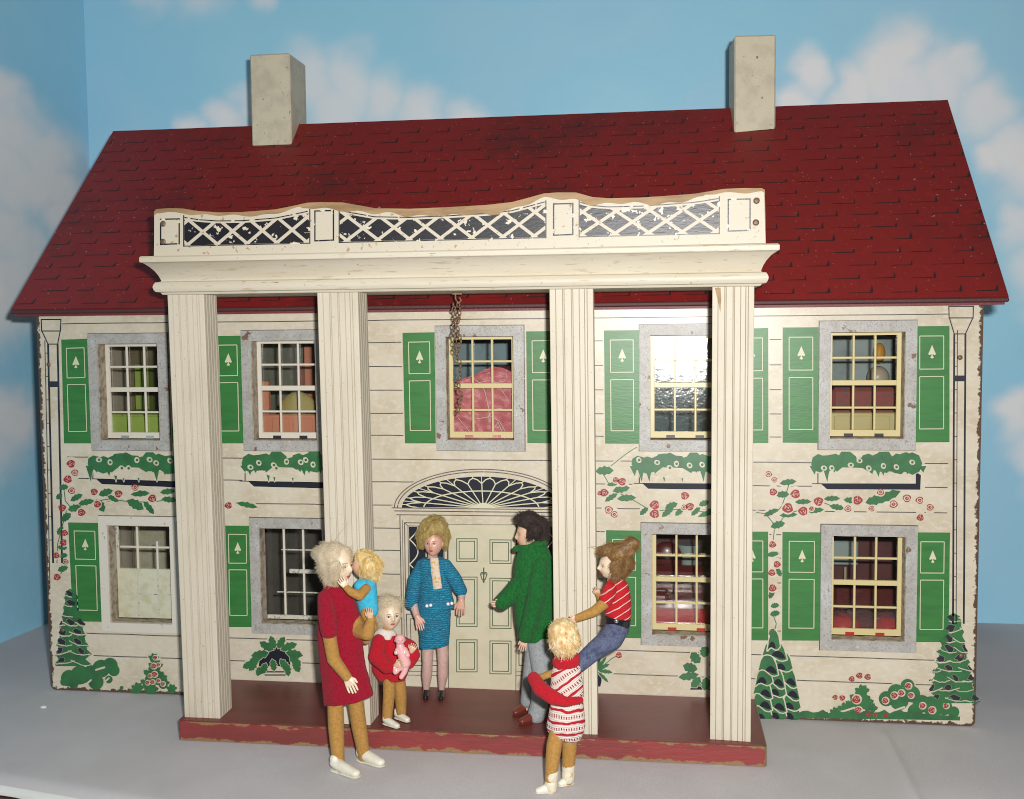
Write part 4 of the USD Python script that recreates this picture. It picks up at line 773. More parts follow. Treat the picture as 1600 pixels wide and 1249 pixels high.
obj('lamp_shade', cone_shade(1076, 850, 884, 11, 18, .108), 'pale_shade', t, smooth=40); obj('lamp_stem', cone_shade(1076, 884, 960, 2, 2, .108), 'bone', t, smooth=40)
t = furn('toy_armchair', 'glossy red toy armchair with rounded arms behind the lower right window', 'toy chair', 1310, 1390, .035, LOF)
ar = [fbox(1296, 1340, 960, 1000, .033, .04, .006, zfloor=LOF)]
obj('arm', dome(1318, 985, .040, 29, 26, 24), 'toy_red', t, smooth=True); obj('arm', dome(1388, 988, .046, 28, 26, 24), 'toy_red', t, smooth=True); obj('seat', fbox(1330, 1380, 965, 1000, .058, .03, .003, zfloor=LOF), 'toy_maroon', t)
obj('seat_back', fbox(1300, 1410, 912, 980, .088, .012, .004, zfloor=LOF), 'toy_maroon', t)
t = furn('toy_lamp', 'toy lamp with pale square shade behind the lower right window', 'toy lamp', 1310, 1330, .105, LOF)
obj('lamp_shade', fbox(1300, 1341, 846, 884, .105, .012, .001), 'pale_shade', t); obj('lamp_stem', cone_shade(1320, 886, 960, 2, 2, .111), 'bone', t, smooth=40)

# ------------------------------------------------------------------ dolls
pm('felt_red', (.33, .009, .028), .95, var=[(900, (.25, .006, .020), .4, .65)], bump=(2600, .0005), sheen=.08, spec=.15)
pm('felt_bright_red', (.50, .012, .026), .95, var=[(900, (.40, .010, .020), .4, .65)], bump=(2600, .0005), sheen=.08, spec=.15)
pm('felt_green', (.018, .145, .034), .95, var=[(700, (.011, .095, .021), .35, .65)], bump=(2200, .0004), sheen=.08, spec=.15)
pm('mustard', (.46, .255, .070), .85, var=[(600, (.38, .20, .05), .35, .65)], bump=(2400, .00045), sheen=.05, spec=.2)
pm('blue_jersey', (.06, .46, .66), .85, var=[(500, (.045, .38, .56), .35, .65)], bump=(2400, .0003), sheen=.04, spec=.2)
pm('blue_knit', (.038, .34, .50), .8, var=[(1300, (.014, .15, .27), .42, .6)], wave=(190.0, 'z', (.017, .16, .28), 4.5), bump=(1500, .0003), stretch=(.45, 1, 1), sheen=.04, spec=.2, bump2=.0006)
pm('skin', (.66, .43, .29), .42, var=[(160, (.70, .40, .29), .45, .7)], sub=.12)
pm('skin_pale', (.74, .58, .42), .40, var=[(200, (.70, .50, .36), .5, .75)], sub=.1)
pm('skin_rosy', (.66, .37, .28), .38, var=[(200, (.72, .40, .31), .45, .7)], sub=.1)
pm('stocking', (.56, .37, .32), .6, var=[(500, (.50, .32, .28), .4, .65)], bump=(2500, .0002))
pm('lips', (.42, .06, .05), .35); pm('eye_dark', (.030, .020, .016), .25); pm('eye_white', (.58, .50, .42), .3); pm('brow', (.16, .10, .06), .6)
pm('hair_ash', (.52, .43, .29), .55, var=[(260, (.60, .51, .37), .4, .65), (500, (.36, .26, .14), .55, .75)], bump=(900, .0009), sheen=.06, stretch=(1, 1, .5))
pm('hair_gold', (.62, .42, .13), .38, var=[(420, (.80, .66, .36), .42, .62), (260, (.42, .23, .05), .55, .75)], bump=(900, .0010), stretch=(1, .6, .35))
pm('hair_dark_blonde', (.36, .25, .075), .36, var=[(420, (.52, .40, .15), .45, .65), (260, (.22, .14, .04), .5, .75)], bump=(1100, .0008), stretch=(1, 1, .3))
pm('hair_brown', (.020, .011, .008), .5, var=[(500, (.045, .026, .02), .45, .65)], bump=(1000, .0011), sheen=.02)
pm('hair_auburn', (.17, .085, .026), .34, var=[(420, (.30, .17, .055), .45, .65), (260, (.10, .045, .015), .5, .75)], bump=(1100, .0008), stretch=(.5, 1, .4))
pm('hair_straw', (.66, .44, .17), .42, var=[(320, (.82, .70, .46), .42, .6), (420, (.56, .25, .05), .55, .7)], bump=(900, .0010), stretch=(1, 1, .5))
pm('shoe_white', (.74, .72, .62), .32, var=[(200, (.66, .63, .50), .4, .7)]); pm('shoe_black', (.012, .011, .013), .12); pm('shoe_brown', (.16, .035, .025), .2)
pm('lace', (.76, .71, .64), .8, bump=(1600, .0008)); pm('pink_plastic', (.80, .42, .42), .16, coat=.6, sub=.15)
pm('floral', (.66, .56, .46), .7, var=[(500, (.62, .34, .05), .52, .6), (430, (.60, .25, .26), .60, .68)]); pm('pearl', (.85, .85, .88), .12)
pm('grey_wool', (.34, .36, .37), .9, var=[(800, (.26, .28, .29), .35, .65)], bump=(2200, .0004), sheen=.04, spec=.15)
pm('denim', (.085, .105, .185), .85, var=[(1500, (.17, .19, .28), .45, .65), (200, (.055, .068, .13), .45, .7)], bump=(2500, .0003), sheen=.03, spec=.15)
pm('belt_black', (.012, .012, .016), .15, coat=.5); pm('silver', (.8, .8, .8), .2, metallic=1); pm('sock_white', (.70, .64, .50), .4, var=[(300, (.55, .40, .18), .55, .7)], bump=(900, .0006))
def stripes(name, base, other, scale, rot, lo, hi, dist, dots=None, rough=.85):
    n = {'g': ('geometry', {}), 'm': ('mapping', {'mapping_type': 'point', 'rotation': rot}), 'w': ('wave_texture', {'wave_type': 'bands', 'bands_direction': 'z', 'scale': scale, 'distortion': dist, 'detail': 2, 'detail_scale': 3.0}),
         'r': ('map_range', {'range_type': 'smoothstep', 'from_min': lo, 'from_max': hi}), 'x': ('mix_color', {'a': base, 'b': other}), 'p': ('principled_bsdf', {'roughness': rough, 'sheen_weight': .03, 'specular_ior_level': .2}),
         'bn': ('wave_texture', {'wave_type': 'bands', 'bands_direction': 'z', 'scale': 260.0, 'distortion': 3.0}), 'b': ('bump', {'strength': 1.0, 'distance': .0004})}
    l = [('g.position', 'm.vector'), ('m.vector', 'w.vector'), ('w.fac', 'r.value'), ('r.result', 'x.fac'), ('m.vector', 'bn.vector'), ('bn.fac', 'b.height'), ('b.normal', 'p.normal')]; out = 'x.result'
    if dots:
        n['d'] = ('wave_texture', {'wave_type': 'bands', 'bands_direction': 'x', 'scale': dots, 'distortion': 1.0}); n['dr'] = ('map_range', {'range_type': 'smoothstep', 'from_min': .55, 'from_max': .75})
        n['w2'] = ('map_range', {'range_type': 'smoothstep', 'from_min': .80, 'from_max': .93}); n['mu'] = ('math', {'math_type': 'multiply'}); n['y'] = ('mix_color', {'b': (.34, .012, .022)})
        l += [('m.vector', 'd.vector'), ('d.fac', 'dr.value'), ('w.fac', 'w2.value'), ('dr.result', 'mu.value1'), ('w2.result', 'mu.value2'), ('mu.value', 'y.fac'), ('x.result', 'y.a')]; out = 'y.result'
    l.append((out, 'p.base_color')); return usdkit.material(stage, LK + '/' + name, n, l, surface='p.BSDF')
stripes('crochet', (.46, .015, .028), (.74, .66, .60), 42.0, (0, 0, 0), .07, .18, 1.6, dots=200.0)
stripes('crochet_slant', (.46, .015, .028), (.74, .66, .60), 40.0, (0, .62, 0), .05, .14, 1.2, dots=190.0)
stripes('tee', (.52, .016, .022), (.76, .55, .52), 66.0, (0, .55, 0), .93, .985, 1.0)

def sph(px, py, Y, r, sq=1.0):
    k = mpp(px, py, Y); return m3.Manifold.sphere(r * k, 20).scale((1, sq, 1)).translate(tuple(onY(px, py, Y)))
def organic(chains, refine=.0016, it=10):
    """One continuous surface: hulls of the spheres at neighbouring joints (x, y, Y, radius in pixels[, squash in depth]), joined and smoothed."""
    ps = []
    for ch in chains:
        s = [sph(*j) for j in ch]; ps += [m3.Manifold.batch_hull([s[i], s[i + 1]]) for i in range(len(s) - 1)] if len(s) > 1 else s
    t = tm(m3.Manifold.batch_boolean(ps, m3.OpType.Add).refine_to_length(refine)); t.merge_vertices()
    if it: trimesh.smoothing.filter_taubin(t, lamb=.5, nu=.52, iterations=it)
    return t
def loft(rings, depth=.62, n=56, levels=36, folds=0, seed=0, noise=.00035, close=True):
    """Cloth: rings (left x, left y, right x, right y, Y[, depth ratio]) in photograph pixels joined smoothly; open below, with an inside."""
    A = []
    for q in rings:
        a, b = onY(q[0], q[1], q[4]), onY(q[2], q[3], q[4]); c = (a + b) / 2; A.append(np.r_[c, (b - a) / 2, (q[5] if len(q) > 5 else depth)])
    A = np.array(A); t = np.r_[0, np.cumsum(np.linalg.norm(np.diff(A[:, :3], axis=0), axis=1) + 1e-6)]; P = PchipInterpolator(t, A); u = np.linspace(0, t[-1], levels); R_ = P(u)
    th = np.linspace(0, 2 * np.pi, n + 1)[:-1]; V = []
    for i, r in enumerate(R_):
        hw = np.linalg.norm(r[3:6]); fo = 1 + folds * (i / levels) ** 1.5 * np.sin(th * 7 + seed) * .5 + folds * (i / levels) * np.sin(th * 4 + seed * 2.1) * .5
        V.append(r[:3] + np.outer(np.cos(th) * fo, r[3:6]) + np.outer(np.sin(th) * fo * hw * r[6], (0, 1, 0)))
    V = np.array(V); V += (meshkit.fbm(V * 260, 3, seed)[..., None] - .5) * noise * 2
    last = V[-1]; inner = [last * .94 + last.mean(0) * .06 + (0, 0, .0004), V[-4] * .93 + V[-4].mean(0) * .07]
    cap = [V[0] * .55 + V[0].mean(0) * .45 + (0, 0, .0002), np.repeat(V[0].mean(0)[None], n, 0)]
    V = np.array(cap[::-1] + list(V) + inner + [np.repeat(V[-4].mean(0)[None], n, 0)]); L_ = len(V)
    i = np.arange(L_ * n).reshape(L_, n); a, b = i[:-1], i[1:]; f = np.stack([a, b, np.roll(b, -1, 1), np.roll(a, -1, 1)], -1).reshape(-1, 4)
    m = trimesh.Trimesh(V.reshape(-1, 3), np.vstack([f[:, :3], f[:, [0, 2, 3]]]), process=False); m.merge_vertices(); m.update_faces(m.nondegenerate_faces()); m.fix_normals(); return m
def strands(mesh, n, L, comb, lift, w, mat, parent, curl=.25, seed=1, droop=0, keep=None):
    p, fi = trimesh.sample.sample_surface(mesh, n * 2, seed=seed); nn = mesh.face_normals[fi]; r = np.random.default_rng(seed)
    cb = comb(p) if callable(comb) else np.tile(np.asarray(comb, float), (len(p), 1))
    tang = cb - (cb * nn).sum(1)[:, None] * nn; tang /= np.linalg.norm(tang, axis=1)[:, None] + 1e-9
    if keep is not None: k = keep(p); p, nn, tang = p[k], nn[k], tang[k]
    p, nn, tang = p[:n], nn[:n], tang[:n]; m = len(p); ln = L * r.uniform(.4, 1.25, m)[:, None]; d = tang + nn * (lift * r.uniform(.2, 1.8, m))[:, None] + r.normal(0, curl, (m, 3)); d /= np.linalg.norm(d, axis=1)[:, None]
    bend = r.normal(0, curl, (m, 3)) * ln * .5 + np.array([0, 0, -droop]) * ln; pts = np.stack([p - nn * .0003] + [p + d * ln * t + bend * t * t for t in (.33, .66, 1)], 1) - ORIGIN[str(parent.GetPath()).split('/')[2]]
    c = UsdGeom.BasisCurves.Define(stage, path(parent, 'hair_strands')); c.CreateTypeAttr('linear'); c.CreateCurveVertexCountsAttr(Vt.IntArray([4] * m)); c.CreatePointsAttr(Vt.Vec3fArray.FromNumpy(pts.reshape(-1, 3).astype(np.float32)))
    wd = np.tile(np.array([1, .9, .7, .35], np.float32) * w, m); c.CreateWidthsAttr(Vt.FloatArray.FromNumpy(wd)); c.SetWidthsInterpolation('vertex')
    UsdShade.MaterialBindingAPI.Apply(c.GetPrim()).Bind(UsdShade.Material.Get(stage, LK + '/' + mat)); tag(c, kind='stuff')
def head(parent, px, py, Y, side, deep, tall, yaw, skin, eyes=1.0, tilt=0, lip='lips', nose=1.0):
    """A doll's head with nose, chin, cheeks, painted eyes, brows and mouth; yaw 0 looks at us, +90 to the right."""
    k = mpp(px, py, Y); c = onY(px, py, Y); A = np.array([side, deep, tall]) * k
    a = math.radians(yaw); fw = np.array([math.sin(a), -math.cos(a), 0]); sd = np.array([math.cos(a), math.sin(a), 0]); up = np.array([0, 0, 1.0])
    if tilt: b = math.radians(tilt); fw, up = fw * math.cos(b) + up * math.sin(b), up * math.cos(b) - fw * math.sin(b)
    def shape(p):
        x, y, z = p[..., 0], p[..., 1], p[..., 2]; low = np.clip(-z, 0, 1)
        sx = 1 - .30 * low ** 1.6; f = np.where(y > 0, 1, 0) * np.clip(y, 0, 1)
        dy = nose * .26 * np.exp(-((x / .13) ** 2 + ((z + .16) / .15) ** 2)) * f + .08 * np.exp(-((x / .10) ** 2 + ((z - .02) / .2) ** 2)) * f + .10 * np.exp(-((x / .25) ** 2 + ((z + .80) / .16) ** 2)) * f + .06 * np.exp(-((x / .2) ** 2 + ((z + .47) / .09) ** 2)) * f
        dy = dy - .09 * np.exp(-(((np.abs(x) - .36) / .17) ** 2 + ((z - .04) / .12) ** 2)) * f + .05 * np.exp(-(((np.abs(x) - .45) / .22) ** 2 + ((z + .30) / .2) ** 2)) * f
        q = np.stack([x * sx, y * (1 - .10 * low) + dy, z], -1) * A; return c + q[..., :1] * sd + q[..., 1:2] * fw + q[..., 2:] * up
    ic = trimesh.creation.icosphere(4); h = obj('head', trimesh.Trimesh(shape(np.asarray(ic.vertices)), ic.faces, process=False), skin, parent, smooth=True)
    def at(x, z, out=0): d = np.array([x, math.sqrt(max(0, 1 - x * x - z * z)), z]); return shape(d) + out * fw
    for s in (-1, 1):
        e = at(.37 * s, .03); r = side * k * .165 * eyes; Rm = np.eye(4); Rm[:3, 0], Rm[:3, 1], Rm[:3, 2] = sd, fw, up
        def el(sx, sy, sz, cc): mm = trimesh.creation.icosphere(2); mm.apply_scale((sx, sy, sz)); mm.apply_transform(Rm); mm.apply_translation(cc); return mm
        obj('eye', el(r * 1.15, r * .45, r * .62, e), 'eye_white', h, smooth=True); obj('iris', el(r * .58, r * .3, r * .58, e + fw * r * .28), 'eye_dark', h, smooth=True)
        obj('eyelash', tube([at(.37 * s + q * .21, .03 + .085 - .05 * abs(q) * 1.3, r * .12) for q in (-1, 0, 1)], r * .13, 6), 'brow', h); obj('eyebrow', tube([at(.37 * s + q * .2, .21 + .03 - .05 * q * q - .02 * q * s, r * .05) for q in (-1, 0, 1)], r * .15, 6), 'brow', h)
        er = c + sd * s * A[0] * .97 - up * A[2] * .08; obj('ear', el(A[0] * .12, A[1] * .17, A[2] * .2, er), skin, h, smooth=True)
    m = at(0, -.47, side * k * .01); rr = side * k
    obj('mouth', [tube([at(-.17, -.46), at(0, -.445, rr * .03), at(.17, -.46)], rr * .055, 8), tube([at(-.12, -.49), at(0, -.515, rr * .03), at(.12, -.49)], rr * .06, 8)], lip, h, smooth=True)
    return h
def hand(parent, wrist, tip, Y0, Y1, thumb, skin, width=.42, curl=.2):
    """Palm, four fingers of different lengths and a thumb leaving the side of the palm."""
    a, b = onY(*wrist, Y0), onY(*tip, Y1); L = np.linalg.norm(b - a); d = (b - a) / L; th = np.asarray(thumb, float); th = th - d * (th @ d); th /= np.linalg.norm(th); nrm = np.cross(d, th); w = L * width
    S = lambda p, r: m3.Manifold.sphere(r, 12).translate(tuple(p))
    ps = [m3.Manifold.batch_hull([S(a, w * .38), S(a + d * L * .48 + th * w * .36, w * .24), S(a + d * L * .48 - th * w * .36, w * .22), S(a + d * L * .25 + th * w * .3, w * .25)])]
    for k, ln in enumerate((.46, .54, .50, .38)):
        o = .42 - k * .28; r = w * .125; p0 = a + d * L * .46 + th * w * o; p1 = p0 + d * L * ln * .55 + th * w * o * .12; p2 = p1 + d * L * ln * .45 + nrm * curl * L * ln * .5
        ps += [m3.Manifold.batch_hull([S(p0, r), S(p1, r)]), m3.Manifold.batch_hull([S(p1, r), S(p2, r * .85)])]
    t0 = a + d * L * .18 + th * w * .35; t1 = t0 + d * L * .18 + th * w * .34; t2 = t1 + d * L * .2 + th * w * .06
    ps += [m3.Manifold.batch_hull([S(t0, w * .18), S(t1, w * .14)]), m3.Manifold.batch_hull([S(t1, w * .14), S(t2, w * .11)])]
    return obj('hand', tm(m3.Manifold.batch_boolean(ps, m3.OpType.Add)), skin, parent, smooth=60)
def shoe(parent, heel, toe, Z, Yh, Yt, r, mat, sole=None, heelh=0):
    """A low shoe lying on the ground Z from heel to toe (pixels of its middle)."""
    a, b = onY(*heel, Yh), onY(*toe, Yt); k = mpp(*heel, Yh); r = r * k; a[2] = Z + r * .95; b[2] = Z + r * .62; d = (b - a); m1 = a + d * .45; m1[2] = Z + r * .85
    S = lambda p, rr, sz=1: m3.Manifold.sphere(rr, 18).scale((1, 1, sz)).translate(tuple(p))
    up = m3.Manifold.batch_hull([S(a + (0, 0, r * .25), r * .85), S(m1, r * .85)]) + m3.Manifold.batch_hull([S(m1, r * .85), S(b, r * .75, .75)]) + S(a + (0, 0, r * .8), r * .82)
    cut = m3.Manifold.cube((1, 1, 1), True).translate((0, 0, Z - .5 + .0008))
    t = tm((up - cut).refine_to_length(.0012)); t.merge_vertices(); trimesh.smoothing.filter_taubin(t, iterations=6); s = obj('shoe', t, mat, parent, smooth=40)
    a2, b2, m2 = a.copy(), b.copy(), m1.copy(); a2[2] = b2[2] = m2[2] = Z + .0006
    if heelh: so = m3.Manifold.batch_hull([S(b2, r * .75, .4), S(m2, r * .6, .4)]) + m3.Manifold.cylinder(r * 1.2, r * .3, r * .4, 10).translate((a[0], a[1], Z + .0001))
    else: so = m3.Manifold.batch_hull([S(a2, r * .86, .16), S(a2 + d * .2, r * .86, .16)]) + m3.Manifold.batch_hull([S(m2, r * .88, .13), S(b2, r * .82, .13)])
    obj('sole', tm(so), mat, s, smooth=40); return s

# --- woman in the red dress, standing on the cloth with the small child on her arm
Y = -.118; b = onZ(545, 1200); P1 = thing('woman_doll', (b[0], b[1], 0), 'woman doll in plain red felt dress and white shoes, standing in front of the porch', 'doll')
obj('body', organic([[(523, 905, Y, 8), (522, 930, Y, 11), (530, 1000, Y, 16, .6), (536, 1060, Y, 16, .6), (530, 1085, Y, 12, .7)], [(530, 1070, Y, 14), (524, 1100, Y - .002, 12.5), (525, 1135, Y - .004, 12.5), (529, 1196, Y - .008, 9.5)], [(548, 1070, Y + .004, 14), (556, 1100, Y + .006, 12.5), (561, 1135, Y + .007, 12), (569, 1182, Y + .008, 9.5)],
    [(512, 945, Y - .007, 8), (513, 985, Y - .013, 11), (521, 1030, Y - .014, 10.5), (542, 1058, Y - .013, 8)], [(545, 945, Y + .004, 9), (560, 985, Y - .002, 12), (574, 990, Y - .008, 11), (580, 968, Y - .008, 7)]]), 'mustard', P1, smooth=True)
dr = loft([(508, 913, 538, 918, Y, .8), (502, 928, 549, 928, Y, .7), (498, 960, 560, 955, Y), (498, 1000, 566, 1000, Y), (502, 1040, 570, 1036, Y), (506, 1070, 577, 1064, Y), (509, 1100, 583, 1086, Y)], folds=.085, seed=3); obj('dress', dr, 'felt_red', P1, smooth=True)
obj('sleeve', organic([[(508, 934, Y - .005, 12), (511, 962, Y - .012, 14.5), (514, 986, Y - .014, 13.5)]]), 'felt_red', P1, smooth=True)
head(P1, 531, 884, Y, 19, 21, 31, 62, 'skin_pale', .8)
h_ = organic([[(521, 869, Y, 22), (512, 870, Y, 20)], [(511, 866, Y, 18), (500, 866, Y, 11)], [(522, 864, Y, 17), (538, 865, Y + .002, 12)], [(515, 882, Y, 19), (519, 908, Y, 10)], [(524, 884, Y - .005, 14), (524, 900, Y - .004, 11)]], it=14)
hr = obj('hair', h_, 'hair_ash', P1, smooth=True)
hc = onY(526, 872, Y)
strands(h_, 2600, .0040, lambda p: (p - hc) * (1, .3, .7) + np.array([-.006, 0, -.004]), .22, .00018, 'hair_ash', hr, curl=.30, seed=3); strands(h_, 26, .013, (.3, 0, 1), .9, .00016, 'hair_ash', hr, curl=.35, seed=8, keep=lambda p: p[:, 2] > onY(520, 848, -.118)[2])
hand(P1, (541, 1057), (554, 1083), Y - .013, Y - .015, (1, 0, .2), 'skin_pale', .52, .1); hand(P1, (579, 968), (577, 950), Y - .009, Y - .010, (-1, 0, 0), 'skin', .5, .25)
shoe(P1, (524, 1201), (555, 1209), -.0004, Y - .009, Y - .018, 10.5, 'shoe_white'); shoe(P1, (565, 1183), (594, 1190), -.0004, Y + .009, Y + .001, 10.5, 'shoe_white')
# --- small child in blue held up to her face
Y = -.113; b = onY(573, 965, Y); P2 = thing('child_doll', b, 'small blonde child doll in light blue top held up by the woman in red', 'doll')
obj('body', organic([[(578, 905, Y, 8), (574, 930, Y, 13), (575, 958, Y, 12), (568, 985, Y + .002, 8), (572, 1000, Y + .003, 7)], [(572, 958, Y - .004, 9), (582, 980, Y - .004, 8)], [(572, 920, Y - .008, 7.5), (562, 931, Y - .014, 7.8), (548, 925, Y - .017, 6.5), (540, 917, Y - .017, 5)]]), 'mustard', P2, smooth=True)
obj('top', organic([[(575, 912, Y, 13), (572, 930, Y, 18, .8), (576, 952, Y, 16, .8)], [(566, 914, Y - .004, 11), (562, 916, Y - .006, 9)]]), 'blue_jersey', P2, smooth=True)
head(P2, 568, 885, Y, 17, 17, 20, -100, 'skin', .8)
h_ = organic([[(570, 872, Y - .001, 15), (580, 882, Y - .002, 17), (583, 895, Y - .001, 12)], [(576, 884, Y - .006, 14), (572, 890, Y - .006, 10)]], it=12)
hr = obj('hair', h_, 'hair_gold', P2, smooth=True); hc2 = onY(575, 866, Y); strands(h_, 1100, .0045, lambda p: (p - hc2) + np.array([.001, 0, -.006]), .04, .00028, 'hair_gold', hr, curl=.14, seed=5)
hand(P2, (541, 918), (531, 904), Y - .017, Y - .019, (0, 0, 1), 'skin_pale', .6, .2)
# --- girl in red coat with the pink baby
Y = -.076; b = onZ(618, 1128, HB); P3 = thing('girl_doll', b, 'girl doll in red coat with white lace collar hugging a pink baby on the porch', 'doll')
obj('body', organic([[(605, 980, Y, 8), (607, 1000, Y, 10, .7), (612, 1045, Y, 13, .7)], [(608, 1045, Y - .002, 10), (608, 1085, Y - .003, 9.5), (605, 1122, Y - .004, 8)], [(622, 1045, Y + .004, 10), (626, 1085, Y + .005, 9.5), (627, 1113, Y + .006, 8)]]), 'mustard', P3, smooth=True)
obj('coat', loft([(592, 988, 617, 991, Y, .8), (586, 1002, 628, 1002, Y), (581, 1025, 637, 1022, Y), (581, 1045, 639, 1045, Y), (590, 1062, 634, 1062, Y)], folds=.06, seed=5), 'felt_bright_red', P3, smooth=True)
obj('sleeve', organic([[(592, 1002, Y - .006, 11), (588, 1026, Y - .013, 13), (604, 1042, Y - .018, 11), (620, 1042, Y - .021, 8)]]), 'felt_bright_red', P3, smooth=True)
obj('sleeve', organic([[(624, 1002, Y - .003, 10), (640, 1012, Y - .008, 12), (646, 1024, Y - .011, 10.5), (640, 1036, Y - .012, 9)]]), 'felt_bright_red', P3, smooth=True)
obj('collar', loft([(594, 980, 615, 985, Y, .9), (587, 988, 619, 992, Y, .85), (586, 994, 619, 997, Y, .85)], folds=.16, seed=9, levels=12), 'lace', P3, smooth=True)
head(P3, 610, 961, Y, 17.5, 17, 23, 28, 'skin_pale', .85)
h_ = organic([[(603, 948, Y + .003, 18), (598, 962, Y + .003, 15), (598, 976, Y + .004, 9)], [(606, 945, Y + .001, 16), (616, 945, Y + .002, 12)], [(599, 958, Y - .002, 11), (598, 972, Y - .001, 8)]], it=12)
hr = obj('hair', h_, 'hair_ash', P3, smooth=True); hc3 = onY(608, 950, Y); strands(h_, 1500, .0042, lambda p: (p - hc3) + np.array([-.002, 0, -.004]), .22, .00017, 'hair_ash', hr, curl=.3, seed=9)
hand(P3, (643, 1018), (648, 1006), Y - .018, Y - .020, (-1, 0, .3), 'skin', .62, .3); hand(P3, (618, 1040), (630, 1036), Y - .024, Y - .026, (0, 0, 1), 'skin', .6, .3)
shoe(P3, (603, 1128), (620, 1133), HB, Y - .005, Y - .011, 6.6, 'shoe_white'); shoe(P3, (621, 1118), (636, 1122), HB, Y + .007, Y + .001, 6.6, 'shoe_white')
Y = -.098; b = onY(625, 1058, Y); B1 = thing('baby_doll', b, 'shiny pink plastic baby doll held by the girl in the red coat', 'baby doll')
obj('body', organic([[(625, 1008, Y, 6), (629, 1022, Y, 8.5), (633, 1036, Y, 9)], [(630, 1038, Y, 7), (622, 1046, Y - .001, 4.6), (618, 1050, Y - .002, 4.4), (617, 1043, Y - .002, 3)], [(634, 1040, Y, 6), (632, 1050, Y - .001, 4.6), (627, 1058, Y - .002, 3.8)], [(632, 1016, Y, 5), (637, 1024, Y - .002, 3.8)], [(623, 1014, Y, 5), (619, 1020, Y - .003, 3.6)]], .0009, 6), 'pink_plastic', B1, smooth=True)
head(B1, 625, 1000, Y, 8.2, 8.2, 9, 20, 'pink_plastic', .6, lip='pink_plastic')
# --- woman in the blue knitted suit
Y = -.021; b = onZ(677, 1086, HB); P4 = thing('woman_doll', b, 'woman doll in blue knitted jacket and skirt standing by the front door', 'doll')
obj('body', organic([[(676, 860, Y, 7), (676, 882, Y, 9), (678, 940, Y, 12, .6), (679, 985, Y, 12, .6)], [(670, 985, Y, 9, .8), (668, 1020, Y, 9.3), (668, 1036, Y - .001, 8.2), (667, 1055, Y, 8.4), (666, 1078, Y + .001, 4.6)], [(688, 985, Y, 9, .8), (692, 1020, Y, 9.3), (692, 1036, Y - .001, 8.2), (692, 1055, Y, 8.4), (690, 1077, Y + .001, 4.6)],
    [(658, 886, Y, 8), (646, 915, Y, 7.5), (646, 945, Y - .002, 6.8), (652, 965, Y - .005, 5)], [(696, 886, Y, 8), (713, 910, Y, 7.5), (721, 930, Y - .002, 6.2), (721, 940, Y - .002, 5)]], .0014), 'stocking', P4, smooth=True)
obj('skirt', loft([(655, 944, 704, 946, Y), (654, 970, 704, 970, Y), (656, 1000, 702, 1000, Y), (656, 1013, 701, 1008, Y)], folds=.03, seed=2), 'blue_knit', P4, smooth=True)
obj('jacket', loft([(660, 872, 693, 872, Y, .75), (652, 884, 702, 884, Y, .7), (654, 905, 702, 905, Y), (655, 925, 706, 925, Y), (653, 951, 711, 950, Y - .0005, .66)], folds=.04, seed=4), 'blue_knit', P4, smooth=True)
obj('sleeve', organic([[(660, 884, Y, 10.5), (649, 908, Y, 12), (643, 943, Y - .001, 10.5)]]), 'blue_knit', P4, smooth=True); obj('sleeve', organic([[(696, 884, Y, 10.5), (709, 904, Y, 12), (720, 923, Y - .001, 10)]]), 'blue_knit', P4, smooth=True)
obj('blouse', loft([(672, 872, 685, 872, Y - .0072, .5), (673, 890, 687, 890, Y - .0078, .45), (675, 905, 689, 905, Y - .0079, .45), (677, 921, 691, 919, Y - .0079, .45)], noise=.0001), 'floral', P4, smooth=True)
for x, y in ((667, 947), (673, 946), (700, 944), (706, 943)): obj('pearl_button', tm(sph(x, y, Y - .0098, 2.7)), 'pearl', P4, smooth=True)
head(P4, 677, 848, Y - .002, 15, 15.5, 22, -4, 'skin_rosy', .9)
h_ = organic([[(676, 826, Y + .004, 20), (664, 838, Y + .005, 15), (660, 850, Y + .005, 8)], [(680, 822, Y + .003, 18), (692, 836, Y + .005, 12), (694, 850, Y + .006, 7)], [(668, 827, Y - .003, 11), (684, 822, Y - .003, 11), (690, 828, Y - .001, 9)], [(662, 842, Y, 8), (659, 848, Y, 6)], [(664, 838, Y - .0055, 7), (674, 829, Y - .0068, 8), (686, 828, Y - .005, 8)]], it=10)
hr = obj('hair', h_, 'hair_dark_blonde', P4, smooth=True); hc4 = onY(682, 812, Y); strands(h_, 1500, .0045, lambda p: (p - hc4) + np.array([0, 0, -.003]), .0, .00026, 'hair_dark_blonde', hr, curl=.08, seed=12)
hand(P4, (652, 963), (658, 985), Y - .006, Y - .008, (1, 0, .2), 'skin_rosy', .5, .1); hand(P4, (721, 938), (719, 963), Y - .003, Y - .004, (-1, 0, 0), 'skin_rosy', .5, .1)
for x in (666, 690): shoe(P4, (x, 1080), (x - 1, 1088), HB, Y + .0012, Y - .008, 5.8, 'shoe_black', heelh=1)
